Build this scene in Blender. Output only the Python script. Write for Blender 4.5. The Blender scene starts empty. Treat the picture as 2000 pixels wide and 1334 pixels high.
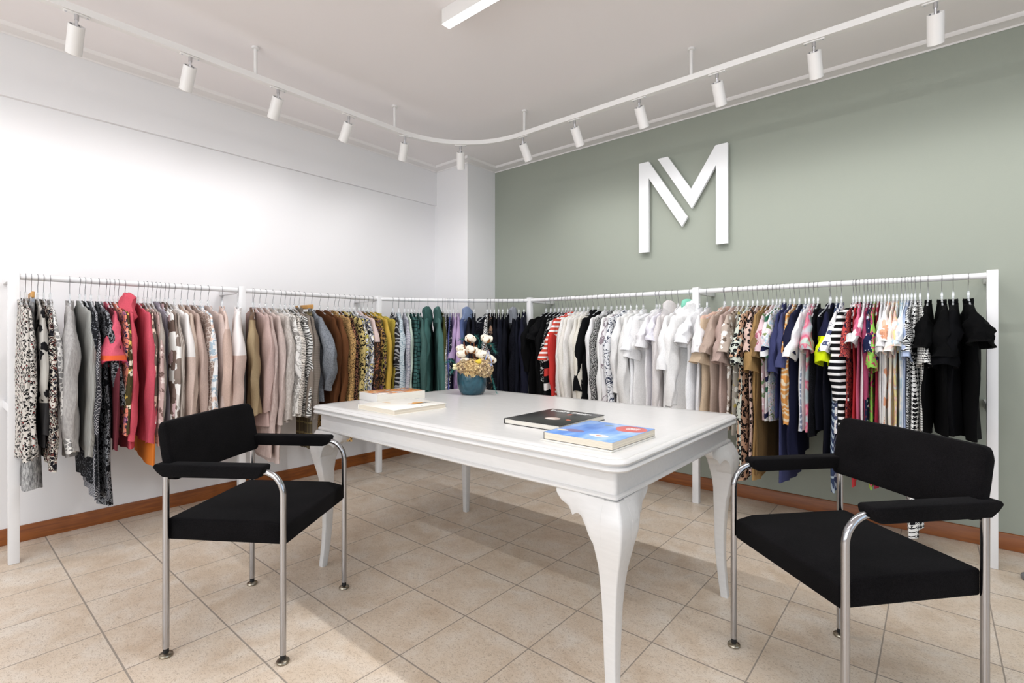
import bpy, bmesh, math, random
from math import sin, cos, pi, radians as R
from mathutils import Vector, Matrix
random.seed(7)
SC = bpy.context.scene
COL = SC.collection

# ------------------------------------------------------------------ camera
cam_d = bpy.data.cameras.new('camera'); cam = bpy.data.objects.new('camera', cam_d); COL.objects.link(cam)
cam.location = (3.860, -3.7355, 1.15); cam.rotation_euler = (R(90), 0, R(40.30))
cam_d.sensor_width = 36; cam_d.lens = 17.532; cam_d.shift_y = -0.00766
cam_d.clip_start = .02
SC.camera = cam
SC.view_settings.view_transform = 'Standard'; SC.view_settings.look = 'None'
SC.view_settings.gamma = 1; SC.view_settings.use_curve_mapping = False
SC.view_settings.exposure = -.53
# ------------------------------------------------------------------ world and large lights
W = bpy.data.worlds.new('world'); SC.world = W; W.use_nodes = True
W.node_tree.nodes['Background'].inputs[0].default_value = (.75, .85, 1, 1)
W.node_tree.nodes['Background'].inputs[1].default_value = .8

def area(name, loc, rot, sx, sy, power, col):
    l = bpy.data.lights.new(name, 'AREA'); l.shape = 'RECTANGLE'; l.size = sx; l.size_y = sy
    l.energy = power; l.color = col
    o = bpy.data.objects.new(name, l); COL.objects.link(o); o.location = loc; o.rotation_euler = rot
    return o
# daylight through the shop window (right-hand end of the room) and the glazed front behind the camera
area('window_daylight', (7.35, -3.0, 1.5), (0, R(90), 0), 2.2, 3.6, 42, (.64, .82, 1))
area('shopfront_daylight', (3.2, -7.35, 1.55), (R(90), 0, 0), 5.0, 2.3, 178, (.90, .955, 1))

# ------------------------------------------------------------------ materials
def lin(c):
    if isinstance(c, str):
        c = [int(c[i:i+2], 16)/255 for i in (0, 2, 4)]
    return tuple(((v/12.92) if v <= .04045 else ((v+.055)/1.055)**2.4) for v in c) + (1,)

def soft(c, k=.16):
    a = lin(c); l = .2126*a[0]+.7152*a[1]+.0722*a[2]
    return tuple(v*(1-k)+l*k for v in a[:3])+(1,)

class NT:
    """small helper round a material's node tree"""
    def __init__(s, name, rough=.8, metal=0, spec=.3):
        s.m = bpy.data.materials.new(name); s.m.use_nodes = True; s.t = s.m.node_tree
        s.b = s.t.nodes['Principled BSDF']
        s.b.inputs['Roughness'].default_value = rough; s.b.inputs['Metallic'].default_value = metal
        s.b.inputs['Specular IOR Level'].default_value = spec
    def n(s, typ, **kw):
        x = s.t.nodes.new(typ)
        for k, v in kw.items():
            if k.startswith('_'): x.inputs[k[1:].replace('_', ' ')].default_value = v
            else: setattr(x, k, v)
        return x
    def l(s, a, b): s.t.links.new(a, b)
    def setin(s, sock, v):
        if hasattr(v, 'is_output'): s.l(v, sock)
        else: sock.default_value = v
    def math(s, op, a, b=0.0, c=0.0):
        x = s.n('ShaderNodeMath', operation=op)
        for i, v in enumerate((a, b, c)): s.setin(x.inputs[i], v)
        return x.outputs[0]
    def mix(s, f, a, b):
        x = s.n('ShaderNodeMix', data_type='RGBA')
        s.setin(x.inputs[0], f); s.setin(x.inputs[6], a); s.setin(x.inputs[7], b)
        return x.outputs[2]
    def col(s, c): s.setin(s.b.inputs['Base Color'], c)
    def coord(s, rand=True, which='Object'):
        tc = s.n('ShaderNodeTexCoord').outputs[which]
        if not rand: return tc
        oi = s.n('ShaderNodeObjectInfo').outputs['Random']
        k = s.math('MULTIPLY', oi, 7.3)
        v = s.n('ShaderNodeVectorMath', operation='ADD'); s.l(tc, v.inputs[0]); s.l(k, v.inputs[1])
        return v.outputs[0]
    def noise(s, vec, scale, detail=2, dist=0, rough=.5):
        x = s.n('ShaderNodeTexNoise'); x.inputs['Scale'].default_value = scale
        x.inputs['Detail'].default_value = detail; x.inputs['Distortion'].default_value = dist
        x.inputs['Roughness'].default_value = rough
        s.l(vec, x.inputs['Vector']); return x.outputs['Fac'], x.outputs['Color']
    def ramp(s, f, stops, const=False):
        x = s.n('ShaderNodeValToRGB'); s.l(f, x.inputs[0]); r = x.color_ramp
        if const: r.interpolation = 'CONSTANT'
        while len(r.elements) < len(stops): r.elements.new(.5)
        for e, (p, c) in zip(r.elements, stops): e.position = p; e.color = c
        return x.outputs[0]
    def bump(s, h, strength=.3, dist=.002):
        x = s.n('ShaderNodeBump'); x.inputs['Strength'].default_value = strength; x.inputs['Distance'].default_value = dist
        s.l(h, x.inputs['Height']); s.l(x.outputs[0], s.b.inputs['Normal'])

def scaled(s, vec, sc):
    v = s.n('ShaderNodeVectorMath', operation='MULTIPLY'); s.l(vec, v.inputs[0]); v.inputs[1].default_value = sc
    return v.outputs[0]

def plain(name, c, rough=.5, metal=0, spec=.5, var=0.0, vs=20, bump=0, coat=0):
    s = NT(name, rough, metal, spec)
    if var:
        f, _ = s.noise(s.coord(), vs, 4)
        a = lin(c); d = tuple(v*(1-var) for v in a[:3]) + (1,); u = tuple(min(1, v*(1+var)) for v in a[:3]) + (1,)
        s.col(s.ramp(f, [(.3, d), (.7, u)]))
        if bump: s.bump(f, bump)
    else: s.col(lin(c))
    if coat: s.b.inputs['Coat Weight'].default_value = coat; s.b.inputs['Coat Roughness'].default_value = .1
    return s.m

def fab(key, pat, cols, scale=1.0, top=None, hem=None, rough=.85, bstr=.25):
    """woven or knitted cloth with its printed pattern; all patterns live in the garment's own coordinates"""
    s = NT('fabric_'+key, rough, 0, .08)
    try: s.b.inputs['Sheen Weight'].default_value = 0
    except Exception: pass
    P = s.coord(); Praw = s.coord(False)
    sep = s.n('ShaderNodeSeparateXYZ'); s.l(Praw, sep.inputs[0]); X, Y, Z = sep.outputs
    C = [soft(c) for c in cols]
    fine, _ = s.noise(scaled(s, P, (1, 1, .35)), 260, 2)
    h = fine
    if pat == 'plain':
        d = tuple(v*.86 for v in C[0][:3])+(1,); u = tuple(min(1, v*1.1) for v in C[0][:3])+(1,)
        big, _ = s.noise(P, 5, 2)
        out = s.ramp(s.math('ADD', s.math('MULTIPLY', fine, .6), s.math('MULTIPLY', big, .4)), [(.3, d), (.7, u)])
    elif pat == 'marl':
        f, _ = s.noise(scaled(s, P, (1, 1, .18)), 170*scale, 3, 0, .8)
        out = s.ramp(f, [(.38, C[0]), (.62, C[1])])
    elif pat == 'rib':
        w = s.math('SINE', s.math('MULTIPLY', s.math('ADD', X, Y), 900*scale))
        h = w; out = s.mix(s.math('MULTIPLY_ADD', w, .5, .5), C[0], C[1])
    elif pat in ('leopard', 'spots', 'giraffe', 'quilt', 'net', 'circles', 'cells'):
        v = s.n('ShaderNodeTexVoronoi'); v.inputs['Scale'].default_value = 34*scale
        nz = s.noise(P, 30*scale, 2)[1]
        a = s.n('ShaderNodeVectorMath', operation='MULTIPLY_ADD'); s.l(nz, a.inputs[0])
        a.inputs[1].default_value = (.02/scale,)*3 if pat != 'circles' else (0, 0, 0); s.l(P, a.inputs[2]); s.l(a.outputs[0], v.inputs['Vector'])
        if pat == 'leopard':
            d = v.outputs['Distance']; gap = s.math('GREATER_THAN', s.noise(P, 70*scale, 1)[0], .38)
            ring = s.math('MULTIPLY', s.math('MULTIPLY', s.math('GREATER_THAN', d, .18), s.math('LESS_THAN', d, .5)), gap)
            inner = s.math('LESS_THAN', d, .22)
            out = s.mix(ring, s.mix(inner, C[0], C[2 % len(C)]), C[1])
            if len(C) > 3:
                rr = s.n('ShaderNodeSeparateColor'); s.l(v.outputs['Color'], rr.inputs[0])
                out = s.mix(s.math('MULTIPLY', inner, s.math('GREATER_THAN', rr.outputs[0], .8)), out, C[3])
        elif pat == 'spots':
            out = s.mix(s.math('LESS_THAN', v.outputs['Distance'], .3), C[0], C[1])
        elif pat == 'circles':
            d = v.outputs['Distance']; rr = s.n('ShaderNodeSeparateColor'); s.l(v.outputs['Color'], rr.inputs[0])
            base = s.ramp(rr.outputs[0], [(0, C[0]), (.35, C[1]), (.6, C[2]), (.8, C[0])], True)
            out = s.mix(s.math('MULTIPLY', s.math('GREATER_THAN', d, .42), s.math('LESS_THAN', d, .52)), base, C[-1])
        elif pat == 'cells':
            v.distance = 'CHEBYCHEV'; rr = s.n('ShaderNodeSeparateColor'); s.l(v.outputs['Color'], rr.inputs[0])
            n = len(C); out = s.ramp(rr.outputs[1], [(i/n, c) for i, c in enumerate(C)], True)
        else:
            v.feature = 'DISTANCE_TO_EDGE'; e = v.outputs['Distance']
            th = {'giraffe': .1, 'quilt': .05, 'net': .05}[pat]
            if pat == 'quilt': h = s.math('MINIMUM', e, .25); out = s.mix(s.math('LESS_THAN', e, th), C[0], C[1])
            else: out = s.mix(s.math('LESS_THAN', e, th), C[0], C[1])
    elif pat in ('blotch', 'tie'):
        f, _ = s.noise(P, 22*scale, 2 if pat == 'blotch' else 1, 1.2)
        n = len(C); out = s.ramp(f, [(.0 if i == 0 else .34+.34*(i-.0)/n, c) for i, c in enumerate(C)], pat == 'blotch')
    elif pat == 'floral':
        v = s.n('ShaderNodeTexVoronoi'); v.inputs['Scale'].default_value = 20*scale; v.feature = 'SMOOTH_F1'; v.inputs['Smoothness'].default_value = .2
        nz = s.noise(P, 60*scale, 1)[1]
        a = s.n('ShaderNodeVectorMath', operation='MULTIPLY_ADD'); s.l(nz, a.inputs[0]); a.inputs[1].default_value = (.03/scale,)*3; s.l(P, a.inputs[2]); s.l(a.outputs[0], v.inputs['Vector'])
        d = v.outputs['Distance']; rr = s.n('ShaderNodeSeparateColor'); s.l(v.outputs['Color'], rr.inputs[0])
        n = len(C)-1; pet = s.ramp(rr.outputs[0], [(i/max(n, 1), c) for i, c in enumerate(C[1:])], True)
        out = s.mix(s.math('LESS_THAN', d, .4), C[0], pet); out = s.mix(s.math('LESS_THAN', d, .1), out, C[0])
    elif pat in ('zebra', 'lines', 'swirl'):
        f, _ = s.noise(P, 14*scale, 1, .6)
        w = s.math('SINE', s.math('ADD', s.math('MULTIPLY', Z, 330*scale), s.math('MULTIPLY', f, 30)))
        thr = {'zebra': .0, 'lines': .72, 'swirl': .35}[pat]
        out = s.mix(s.math('GREATER_THAN', w, thr), C[0], C[1])
        h = w if pat == 'lines' else h
    elif pat == 'stripes':
        f = s.math('FRACT', s.math('MULTIPLY', Z, 1/(.034*scale)))
        out = s.mix(s.math('LESS_THAN', f, .42), C[0], C[1])
    elif pat == 'bands':
        f = s.math('FRACT', s.math('MULTIPLY', s.math('ADD', Z, s.math('MULTIPLY', X, .3)), 1/(.3*scale)))
        n = len(C); out = s.ramp(f, [(i/n, c) for i, c in enumerate(C)], True)
    elif pat == 'vstripes':
        f = s.math('FRACT', s.math('MULTIPLY', s.math('ADD', X, Y), 1/(.012*scale)))
        out = s.mix(s.math('LESS_THAN', f, .4), C[0], C[1])
    elif pat in ('grid', 'check'):
        u = s.math('FRACT', s.math('MULTIPLY', s.math('ADD', X, Y), 1/(.022*scale))); v = s.math('FRACT', s.math('MULTIPLY', Z, 1/(.03*scale)))
        t = .16 if pat == 'grid' else .45
        a, b = s.math('LESS_THAN', u, t), s.math('LESS_THAN', v, t)
        if pat == 'grid': out = s.mix(s.math('MAXIMUM', a, b), C[0], C[1])
        else: out = s.mix(s.math('MULTIPLY', s.math('ADD', a, b), .5), C[0], C[1])
    elif pat in ('hound', 'diamond', 'tribal'):
        k = {'hound': 1/.03, 'diamond': 1/.03, 'tribal': 1/.05}[pat]/scale
        uu = s.math('MULTIPLY', s.math('ADD', X, Y), k); vv = s.math('MULTIPLY', Z, k*(.6 if pat == 'diamond' else 1))
        u, v = s.math('FRACT', uu), s.math('FRACT', vv)
        if pat == 'hound':
            a, b = s.math('LESS_THAN', u, .5), s.math('LESS_THAN', v, .5)
            same = s.math('COMPARE', a, b, .1); dg = s.math('LESS_THAN', s.math('FRACT', s.math('MULTIPLY', s.math('ADD', uu, vv), 2)), .5)
            out = s.mix(s.math('ADD', s.math('MULTIPLY', same, a), s.math('MULTIPLY', s.math('SUBTRACT', 1, same), dg)), C[0], C[1])
        elif pat == 'diamond':
            d = s.math('ADD', s.math('ABSOLUTE', s.math('SUBTRACT', u, .5)), s.math('ABSOLUTE', s.math('SUBTRACT', v, .5)))
            f = s.math('PINGPONG', d, .25)
            out = s.ramp(f, [(0, C[0]), (.1, C[1]), (.17, C[2])], True)
        else:
            f, _ = s.noise(P, 40, 2, 1)
            a = s.math('GREATER_THAN', s.math('ADD', s.math('PINGPONG', v, .5), s.math('MULTIPLY', f, .5)), .58)
            out = s.mix(a, C[0], C[1])
    if top:   # yoke of another colour above a seam
        out = s.mix(s.math('GREATER_THAN', Z, top[0]), out, lin(top[1]))
    if hem:   # band of another colour below a seam
        for z0, c in hem:
            out = s.mix(s.math('LESS_THAN', Z, z0), out, lin(c))
    s.col(out); s.bump(h, bstr, .0015)
    return s.m

WH = 'f2f0ee'
FM = dict(
 leop_red=('leopard', ['c6bfb6', '17161a', 'b8b1a8', 'b03a35'], 2.1), leop_red2=('leopard', ['cbc5bd', '1b191b', 'c2bbb2', 'b8453c'], 2.4),
 greymarl=('marl', ['5d5d5f', 'b9b8b6']), blackfloral=('floral', ['b5b0a8', '1a191b', '242325'], .8, None, [(-.62, '3b3a3b')]),
 inkmulti=('blotch', ['17161a', '2b2a33', 'cfc7b8', '17161a', '6d3a34', 'd8d2c6'], 1.3), greyleo=('giraffe', ['8f8d8c', 'e4e1dd'], 1.2, None, [(-.87, 'e9e6e2')]),
 greyjersey=('marl', ['9c9896', 'b4b0ad'], .8), silverknit=('rib', ['8f8f8a', 'a8a8a2']), diamdark=('spots', ['1c1d21', '6e7076'], 2.4),
 diamond=('diamond', ['55565e', 'c9c9cc', '3a3b43'], 1.2), tribal=('blotch', ['18181b', '18181b', '8c8e92', '202024', '6c6e74'], 1.5), pinktee=('plain', ['e2566f'], 1, None, [(-.40, 'e8663f'), (-.425, 'e2566f')]),
 maroon=('plain', ['6d2b35']), circles=('circles', ['e98268', 'e9a68f', 'b86a8c', '2b2c4d'], .95), olivefl=('floral', ['4c4224', 'd9b23a', 'efe6cc'], 1.2),
 coral=('plain', ['d4495c']), coral2=('plain', ['cf4a5e']), brownfl=('floral', ['6b5c50', 'd9b9a2', 'cdb19f', 'e0c6b2'], .9, None, [(-.74, 'e8e4df'), (-.84, 'f08a3a')]),
 pinkfl=('floral', ['c9a9a3', '7a5f58', 'e6d5ce'], 1.3), stone=('plain', ['a79c92']), lilacst=('vstripes', ['b8aebb', '6f6876']),
 blockbr=('cells', ['6b564c', '7a645a', 'ece8e3', '6b564c', 'c9a6a8'], .5), blockbr2=('cells', ['86756a', 'ddd6cf', '8d7b70', 'efece8'], .6), taupest=('vstripes', ['998c82', 'bcb0a6']),
 blushw=('plain', ['cdb3a6'], 1, (-.42, 'ece7e4')), beigek=('plain', ['c0a999']), dustybeige=('plain', ['b99f93']), paisley=('net', ['9b8377', 'd8cabf'], 1.3),
 lettering=('blotch', ['eceaea', 'e9e7e6', 'a9bfcf', 'eceaea', 'e8c9b8'], .6), blushp=('plain', ['cbb3a9']), blushw2=('plain', ['c6a898'], 1, (-.26, 'd9c3b9')),
 blushw3=('plain', ['cdb0a3'], 1, (-.42, 'efe9e7')), tansatin=('plain', ['a48c66'], 1, (-.2, '6a5443'), None, .45), blushp2=('plain', ['c4a59d']), pinkoat=('marl', ['b59b93', 'cbb5ad']),
 pinkoat2=('marl', ['bba59d', 'ccb8b0']), oat=('marl', ['a89c93', 'cfc6bf']), leafprint=('blotch', ['e3dfda', 'e3dfda', 'aaa59f', 'e3dfda', '8f8a85'], .8), leafprint2=('swirl', ['d8cfc4', '7d766f'], 1.4),
 zebra=('zebra', ['e8e6e2', '5b5956'], 1.0), taupe=('plain', ['8d8074']), checkgrey=('check', ['6f655b', '85796e'], .4), checktr=('grid', ['5f5440', '8a7a4f'], 2.6),
 quiltgrey=('quilt', ['7e838a', '666b73'], 1.2), brown=('plain', ['5a3417']), brown2=('plain', ['6e4220']), chain=('net', ['c79a55', '17130f'], 1.6), chain2=('net', ['1c1613', 'a2684a'], 1.6),
 leoyel=('leopard', ['c9b061', '17161a', '8c7a35'], 1.3), ywfloral=('blotch', ['17171c', 'e9e8ea', '2a2b3c', 'd8c72f', 'e9e8ea', '17171c'], 1.1),
 ywfloral2=('blotch', ['e9e8ea', '8c8c96', '1f2028', 'e9e8ea', 'd4b92e'], 1.3), darkfl=('blotch', ['221c1e', '55402c', '221c1e', 'a9643a', '2b2438'], 1.1, (-.35, 'd8c2bd')),
 darkfl2=('blotch', ['251d1a', '5a4524', 'b8893a', '251d1a', '6c4a5c'], 1.2), camoyel=('blotch', ['1b1913', '5d5222', 'b09a2e', '1b1913'], 1.3), mustard=('plain', ['cda40f']),
 mustardq=('quilt', ['a58f0c', 'c0ad12'], 2.2), inkswirl=('swirl', ['2a2a2d', 'a3a3a6'], .6), bluelines=('lines', ['c2ced4', '7f98a3'], 1), lilacgrey=('lines', ['bab8c0', '8e8fa0'], .8),
 palegreen=('plain', ['c4d3c2']), tealgrid=('grid', ['3f6c69', '0d1415'], 1.0), tealgrid2=('grid', ['2b5754', '0d1415'], 1.2), teal=('plain', ['40635e']), teal2=('plain', ['3a6560']), teal3=('plain', ['456f69']),
 oliveplain=('plain', ['4c4c1f']), bwzig=('zebra', ['19191c', 'd8d7d4'], 2.2), bwzig2=('spots', ['1b1c2a', 'cfcfd4'], 2), violet=('plain', ['5b62a8']), lilac=('plain', ['b195bf']), lilac2=('plain', ['bb9cc6']),
 denim=('plain', ['4f5f8c'], 1, (-.16, '7f93bd')), navy1=('plain', ['1b1c26']), navy2=('plain', ['151722']), navy3=('plain', ['101119']), navydot=('spots', ['15161f', '4a4c5a'], 5), zebra2=('zebra', ['ececea', '141416'], 1.3),
 black0=('blotch', ['141416', '18181b', '8a6a54'], 1), navyquilt=('quilt', ['0c0d15', '15161f'], 1.2), navybig=('plain', ['1d1e2e']), black1=('plain', ['0d0d0e']), black2=('plain', ['101011']),
 splotch=('blotch', ['121214', '121214', '121214', 'f0efed'], 3.2), redblock=('bands', ['17171a', 'eceae8', '17171a', 'd8342a'], .8), redplain=('plain', ['d22a22']), redstripe=('stripes', ['dc4b33', WH], 1.0),
 whitek=('rib', ['dcd9d4', 'e9e6e2']), cream=('plain', ['e6e0d6']), whitek2=('plain', ['e9e5e0']), cream2=('plain', ['ddd8cf']), creamc=('plain', ['e0d9ca'], 1, (-.15, '1a1a1c')), blackfrill=('plain', ['111113']),
 white1=('plain', ['e9e7e6']), geo=('net', ['141416', 'e6e5e2'], 3.0), script=('swirl', ['e9e8e5', 'e9e8e5'], .5), greystr=('blotch', ['e2dfdf', 'e2dfdf', '8f8088', 'dedadb'], .6),
 brush=('blotch', ['e6e6e8', 'e6e6e8', '3b4258', 'e6e6e8', 'dadbe0'], 1.0), white2=('plain', ['eae8e6']), whitetex=('quilt', ['e4e2df', 'd6d4d1'], 3.5), white3=('plain', ['f0eff0']), white4=('plain', ['edebea']), white5=('plain', ['e8e5e6']),
 lilacwhite=('plain', ['dfdbe4']), greige=('plain', ['d9d2d0']), mint=('plain', ['eceae8']), beige1=('plain', ['c5ab8d'], 1, (-.19, 'c9a898')), dustrose=('plain', ['b29a8a']), dustrose2=('plain', ['b59a8f']),
 beigefl=('floral', ['b8a596', 'efe9e2', '6e5a4c'], 1.2), taupeyel=('floral', ['a39a8d', 'b9a23a', 'e6e2da'], 1.2), leo1=('leopard', ['ccd2c4', '17171a', '55514a'], 1.15), leo2=('leopard', ['c99c7b', '17171a', '6a4a38'], 1.1), leo3=('leopard', ['cfae9f', '1c1a1d', '7a5548'], 1),
 camel=('plain', ['a37e45']), camel2=('plain', ['7d6036']), floralpink=('floral', ['d9b9bd', '6d8a5c', 'ece4e4', 'b86578'], 1.2), stripemulti=('bands', ['e4e2e0', 'e4e2e0', '2c6e4f', 'e4e2e0', '23264a', 'e0d0d2', 'e4e2e0'], .7),
 lightmulti=('blotch', ['d9dfe4', 'a9c8d6', 'e6cdd2', 'e9e9e6', '7a8a4a'], 1), indigo=('plain', ['3a3e68']), indigo2=('plain', ['42466f']), orangepais=('swirl', ['d98f32', 'e0c9a6'], .6), indigo3=('plain', ['20223c']),
 bluefl=('swirl', ['7f8ba6', 'd2d8e2'], .6), white6=('plain', ['eeecec']), tiepink=('tie', ['9fb0b8', 'b9c4c8', 'e05a80', 'e8a0a8', 'bfd3c9'], .35), blacklace=('net', ['0f0f12', '26262c'], 3.5),
 navyvest=('plain', ['13141f']), neon=('plain', ['1d1f3c'], 1, None, [(-.30, 'cfe01a')]), bluetie=('swirl', ['39486a', 'a9bccb'], .4), abstract=('blotch', ['eceaea', 'eceaea', '4a5378', 'eceaea'], .7),
 bwstripe=('stripes', ['161618', 'efeeec'], 1.0), redfl=('blotch', ['c9403c', '2a2238', 'd9604c', '8a2a30'], 1.8), redplain2=('plain', ['cf3038']), pink1=('plain', ['e0668a']), raspberry=('plain', ['a53c62']),
 navyfl=('floral', ['20264a', 'c9d2e0', 'e8e8ec', '7a3048'], 1.8), neonmix=('blotch', ['d23a6a', '8fd42a', '8fd42a', 'e8447a', '2d2f6e'], .7), crimson=('plain', ['a8203f']), peachprint=('floral', ['eeeae6', 'eda37a', 'f0c0a0'], .8),
 pastel1=('tie', ['efece9', 'f2d0c9', 'f3ecd0', 'efece9'], .5), pastely=('tie', ['efe9d0', 'f0dd8a', 'f0b7a8', 'e6e9e0'], .6), skytie=('tie', ['e9edf0', 'b6d3e4', 'd4e4ee', 'f0f0ee'], .6),
 whiteblue=('plain', ['e4e9ee']), paleblue=('plain', ['a9b9d9']), bwzag=('zebra', ['e6e5e3', '1a1a1c'], 1.6), hound=('hound', ['f0efec', '17171a'], .75), bwcheck=('hound', ['f0eee8', '1a1a1c'], .42),
 blk1=('plain', ['060607']), blk2=('plain', ['08080b']),
)
_fc = {}
def fabric(key):
    if key not in _fc:
        a = FM[key]; _fc[key] = fab(key, *a[:5], **({'rough': a[5]} if len(a) > 5 else {})) if len(a) > 2 else fab(key, *a)
    return _fc[key]

M = {}
M['rack'] = plain('white_powder_coat', 'e4e3e3', .35)
M['track'] = plain('white_enamel', 'e9e6e3', .4)
M['steel'] = plain('brushed_steel', 'c9c9cc', .3, 1)
M['hook'] = plain('hook_steel', '9a9a9d', .35, 1)
M['chrome'] = plain('chrome', 'b3b4b8', .14, 1)
M['brass'] = plain('worn_nickel', '9d9484', .3, 1)
M['rubber'] = plain('black_rubber', '0d0d0e', .6)
M['sign'] = plain('white_sign_acrylic', 'f6f6f6', .4)
M['wood_clip'] = plain('pale_wood', 'c08f4f', .5, 0, .4, .12, 30)
def clear_plastic():
    s = NT('clear_plastic', .12, 0, .6); s.col(lin('eef0f2')); s.b.inputs['Alpha'].default_value = .42; s.b.inputs['Coat Weight'].default_value = .6
    return s.m
M['plastic'] = clear_plastic()
def wall_paint(name, c, bump=.15):
    s = NT(name, .75, 0, .25); P = s.coord(False)
    f, _ = s.noise(P, 180, 3); a = lin(c)
    g, _ = s.noise(P, 1.5, 2)
    s.col(s.ramp(g, [(.2, tuple(v*.985 for v in a[:3])+(1,)), (.8, a)])); s.bump(f, bump, .001)
    return s.m
M['wall_white'] = wall_paint('white_wall_paint', 'eeecec')
M['wall_green'] = wall_paint('sage_green_wall_paint', '9da296', .3)
M['ceil'] = wall_paint('ceiling_paint', 'f2edec')
M['cornice'] = plain('cornice_paint', 'f0ecea', .55)
def tile_mat():
    s = NT('beige_ceramic_tiles', .38, 0, .5); P = s.coord(False)
    mp = s.n('ShaderNodeMapping'); mp.inputs['Location'].default_value = (-.108, .016, 0); s.l(P, mp.inputs[0])
    sep = s.n('ShaderNodeSeparateXYZ'); s.l(mp.outputs[0], sep.inputs[0])
    T = .3275; g = .006
    def edge(o): return s.math('PINGPONG', s.math('DIVIDE', o, T), .5)
    ux, uy = edge(sep.outputs[0]), edge(sep.outputs[1])
    gx = s.math('LESS_THAN', ux, g/T*.5*.75); gy = s.math('LESS_THAN', uy, g/T*.5*1.0)
    grout = s.math('MAXIMUM', gx, gy)
    cell = s.n('ShaderNodeCombineXYZ')
    s.l(s.math('FLOOR', s.math('DIVIDE', sep.outputs[0], T)), cell.inputs[0]); s.l(s.math('FLOOR', s.math('DIVIDE', sep.outputs[1], T)), cell.inputs[1])
    wn = s.n('ShaderNodeTexWhiteNoise'); s.l(cell.outputs[0], wn.inputs[0])
    off = s.n('ShaderNodeVectorMath', operation='MULTIPLY_ADD'); s.l(wn.outputs['Color'], off.inputs[0]); off.inputs[1].default_value = (9, 9, 9); s.l(P, off.inputs[2])
    Q = off.outputs[0]
    big, _ = s.noise(Q, 7, 4, .5); sm, _ = s.noise(Q, 26, 5, .8, .65)
    base = s.ramp(big, [(.25, lin('ccb69e')), (.5, lin('dac9b6')), (.75, lin('e2d8cc'))])
    base = s.mix(s.math('MULTIPLY', s.math('SUBTRACT', sm, .45), 1.1), base, lin('ece2d3'))
    fl, _ = s.noise(scaled(s, Q, (1, 1.6, 1)), 95, 3, 1.8, .6)
    fleck = s.ramp(fl, [(.53, (0, 0, 0, 1)), (.62, (1, 1, 1, 1))])
    base = s.mix(s.math('MULTIPLY', fleck, .6), base, lin('a08a74'))
    base = s.mix(s.math('MULTIPLY', wn.outputs['Value'], .12), base, lin('cbb79c'))
    s.col(s.mix(grout, base, lin('9a8e82')))
    s.setin(s.b.inputs['Roughness'], s.math('ADD', s.math('MULTIPLY', grout, .4), s.math('MULTIPLY_ADD', sm, .2, .27)))
    hh = s.math('SUBTRACT', s.math('MULTIPLY', sm, .12), grout)
    s.bump(hh, .35, .0015)
    return s.m
M['tile'] = tile_mat()
def pine(name, c1, c2, c3):
    s = NT(name, .4, 0, .45); P = s.coord(False)
    q = scaled(s, P, (1, 1, 14)); f, _ = s.noise(q, 3.2, 4, 1.5)
    w = s.n('ShaderNodeTexVoronoi'); w.inputs['Scale'].default_value = 1.9; s.l(scaled(s, P, (1, 1, 2.2)), w.inputs['Vector'])
    base = s.ramp(f, [(.3, lin(c1)), (.7, lin(c2))])
    s.col(s.mix(s.ramp(w.outputs['Distance'], [(.03, (1, 1, 1, 1)), (.075, (0, 0, 0, 1))]), base, lin(c3)))
    return s.m
M['pine'] = pine('varnished_pine', '7a4016', '98561f', '301606')
def table_mat():
    s = NT('white_table_lacquer', .26, 0, .5); P = s.coord(False)
    f, _ = s.noise(scaled(s, P, (1, 6, 6)), 16, 4); s.col(s.ramp(f, [(.2, lin('cfcdcb')), (.8, lin('d6d4d2'))])); s.bump(f, .12, .001)
    return s.m
M['table'] = table_mat()
def black_wool():
    s = NT('black_wool_upholstery', .95, 0, .05); P = s.coord(False)
    f, _ = s.noise(P, 420, 3, 0, .8); g, _ = s.noise(P, 8, 2)
    s.col(s.ramp(s.math('ADD', s.math('MULTIPLY', f, .8), s.math('MULTIPLY', g, .2)), [(.38, lin('050505')), (.68, lin('1a181a'))]))
    s.b.inputs['Sheen Weight'].default_value = .02; s.bump(f, .35, .001)
    return s.m
M['wool'] = black_wool()
def glow(name, c, st):
    s = NT(name, .5); s.col(lin(c)); s.b.inputs['Emission Color'].default_value = lin(c); s.b.inputs['Emission Strength'].default_value = st
    return s.m
M['led'] = glow('led_diffuser', 'fffaf4', 9)
M['lens'] = glow('spot_lens', 'fff6ea', 12)

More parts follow.
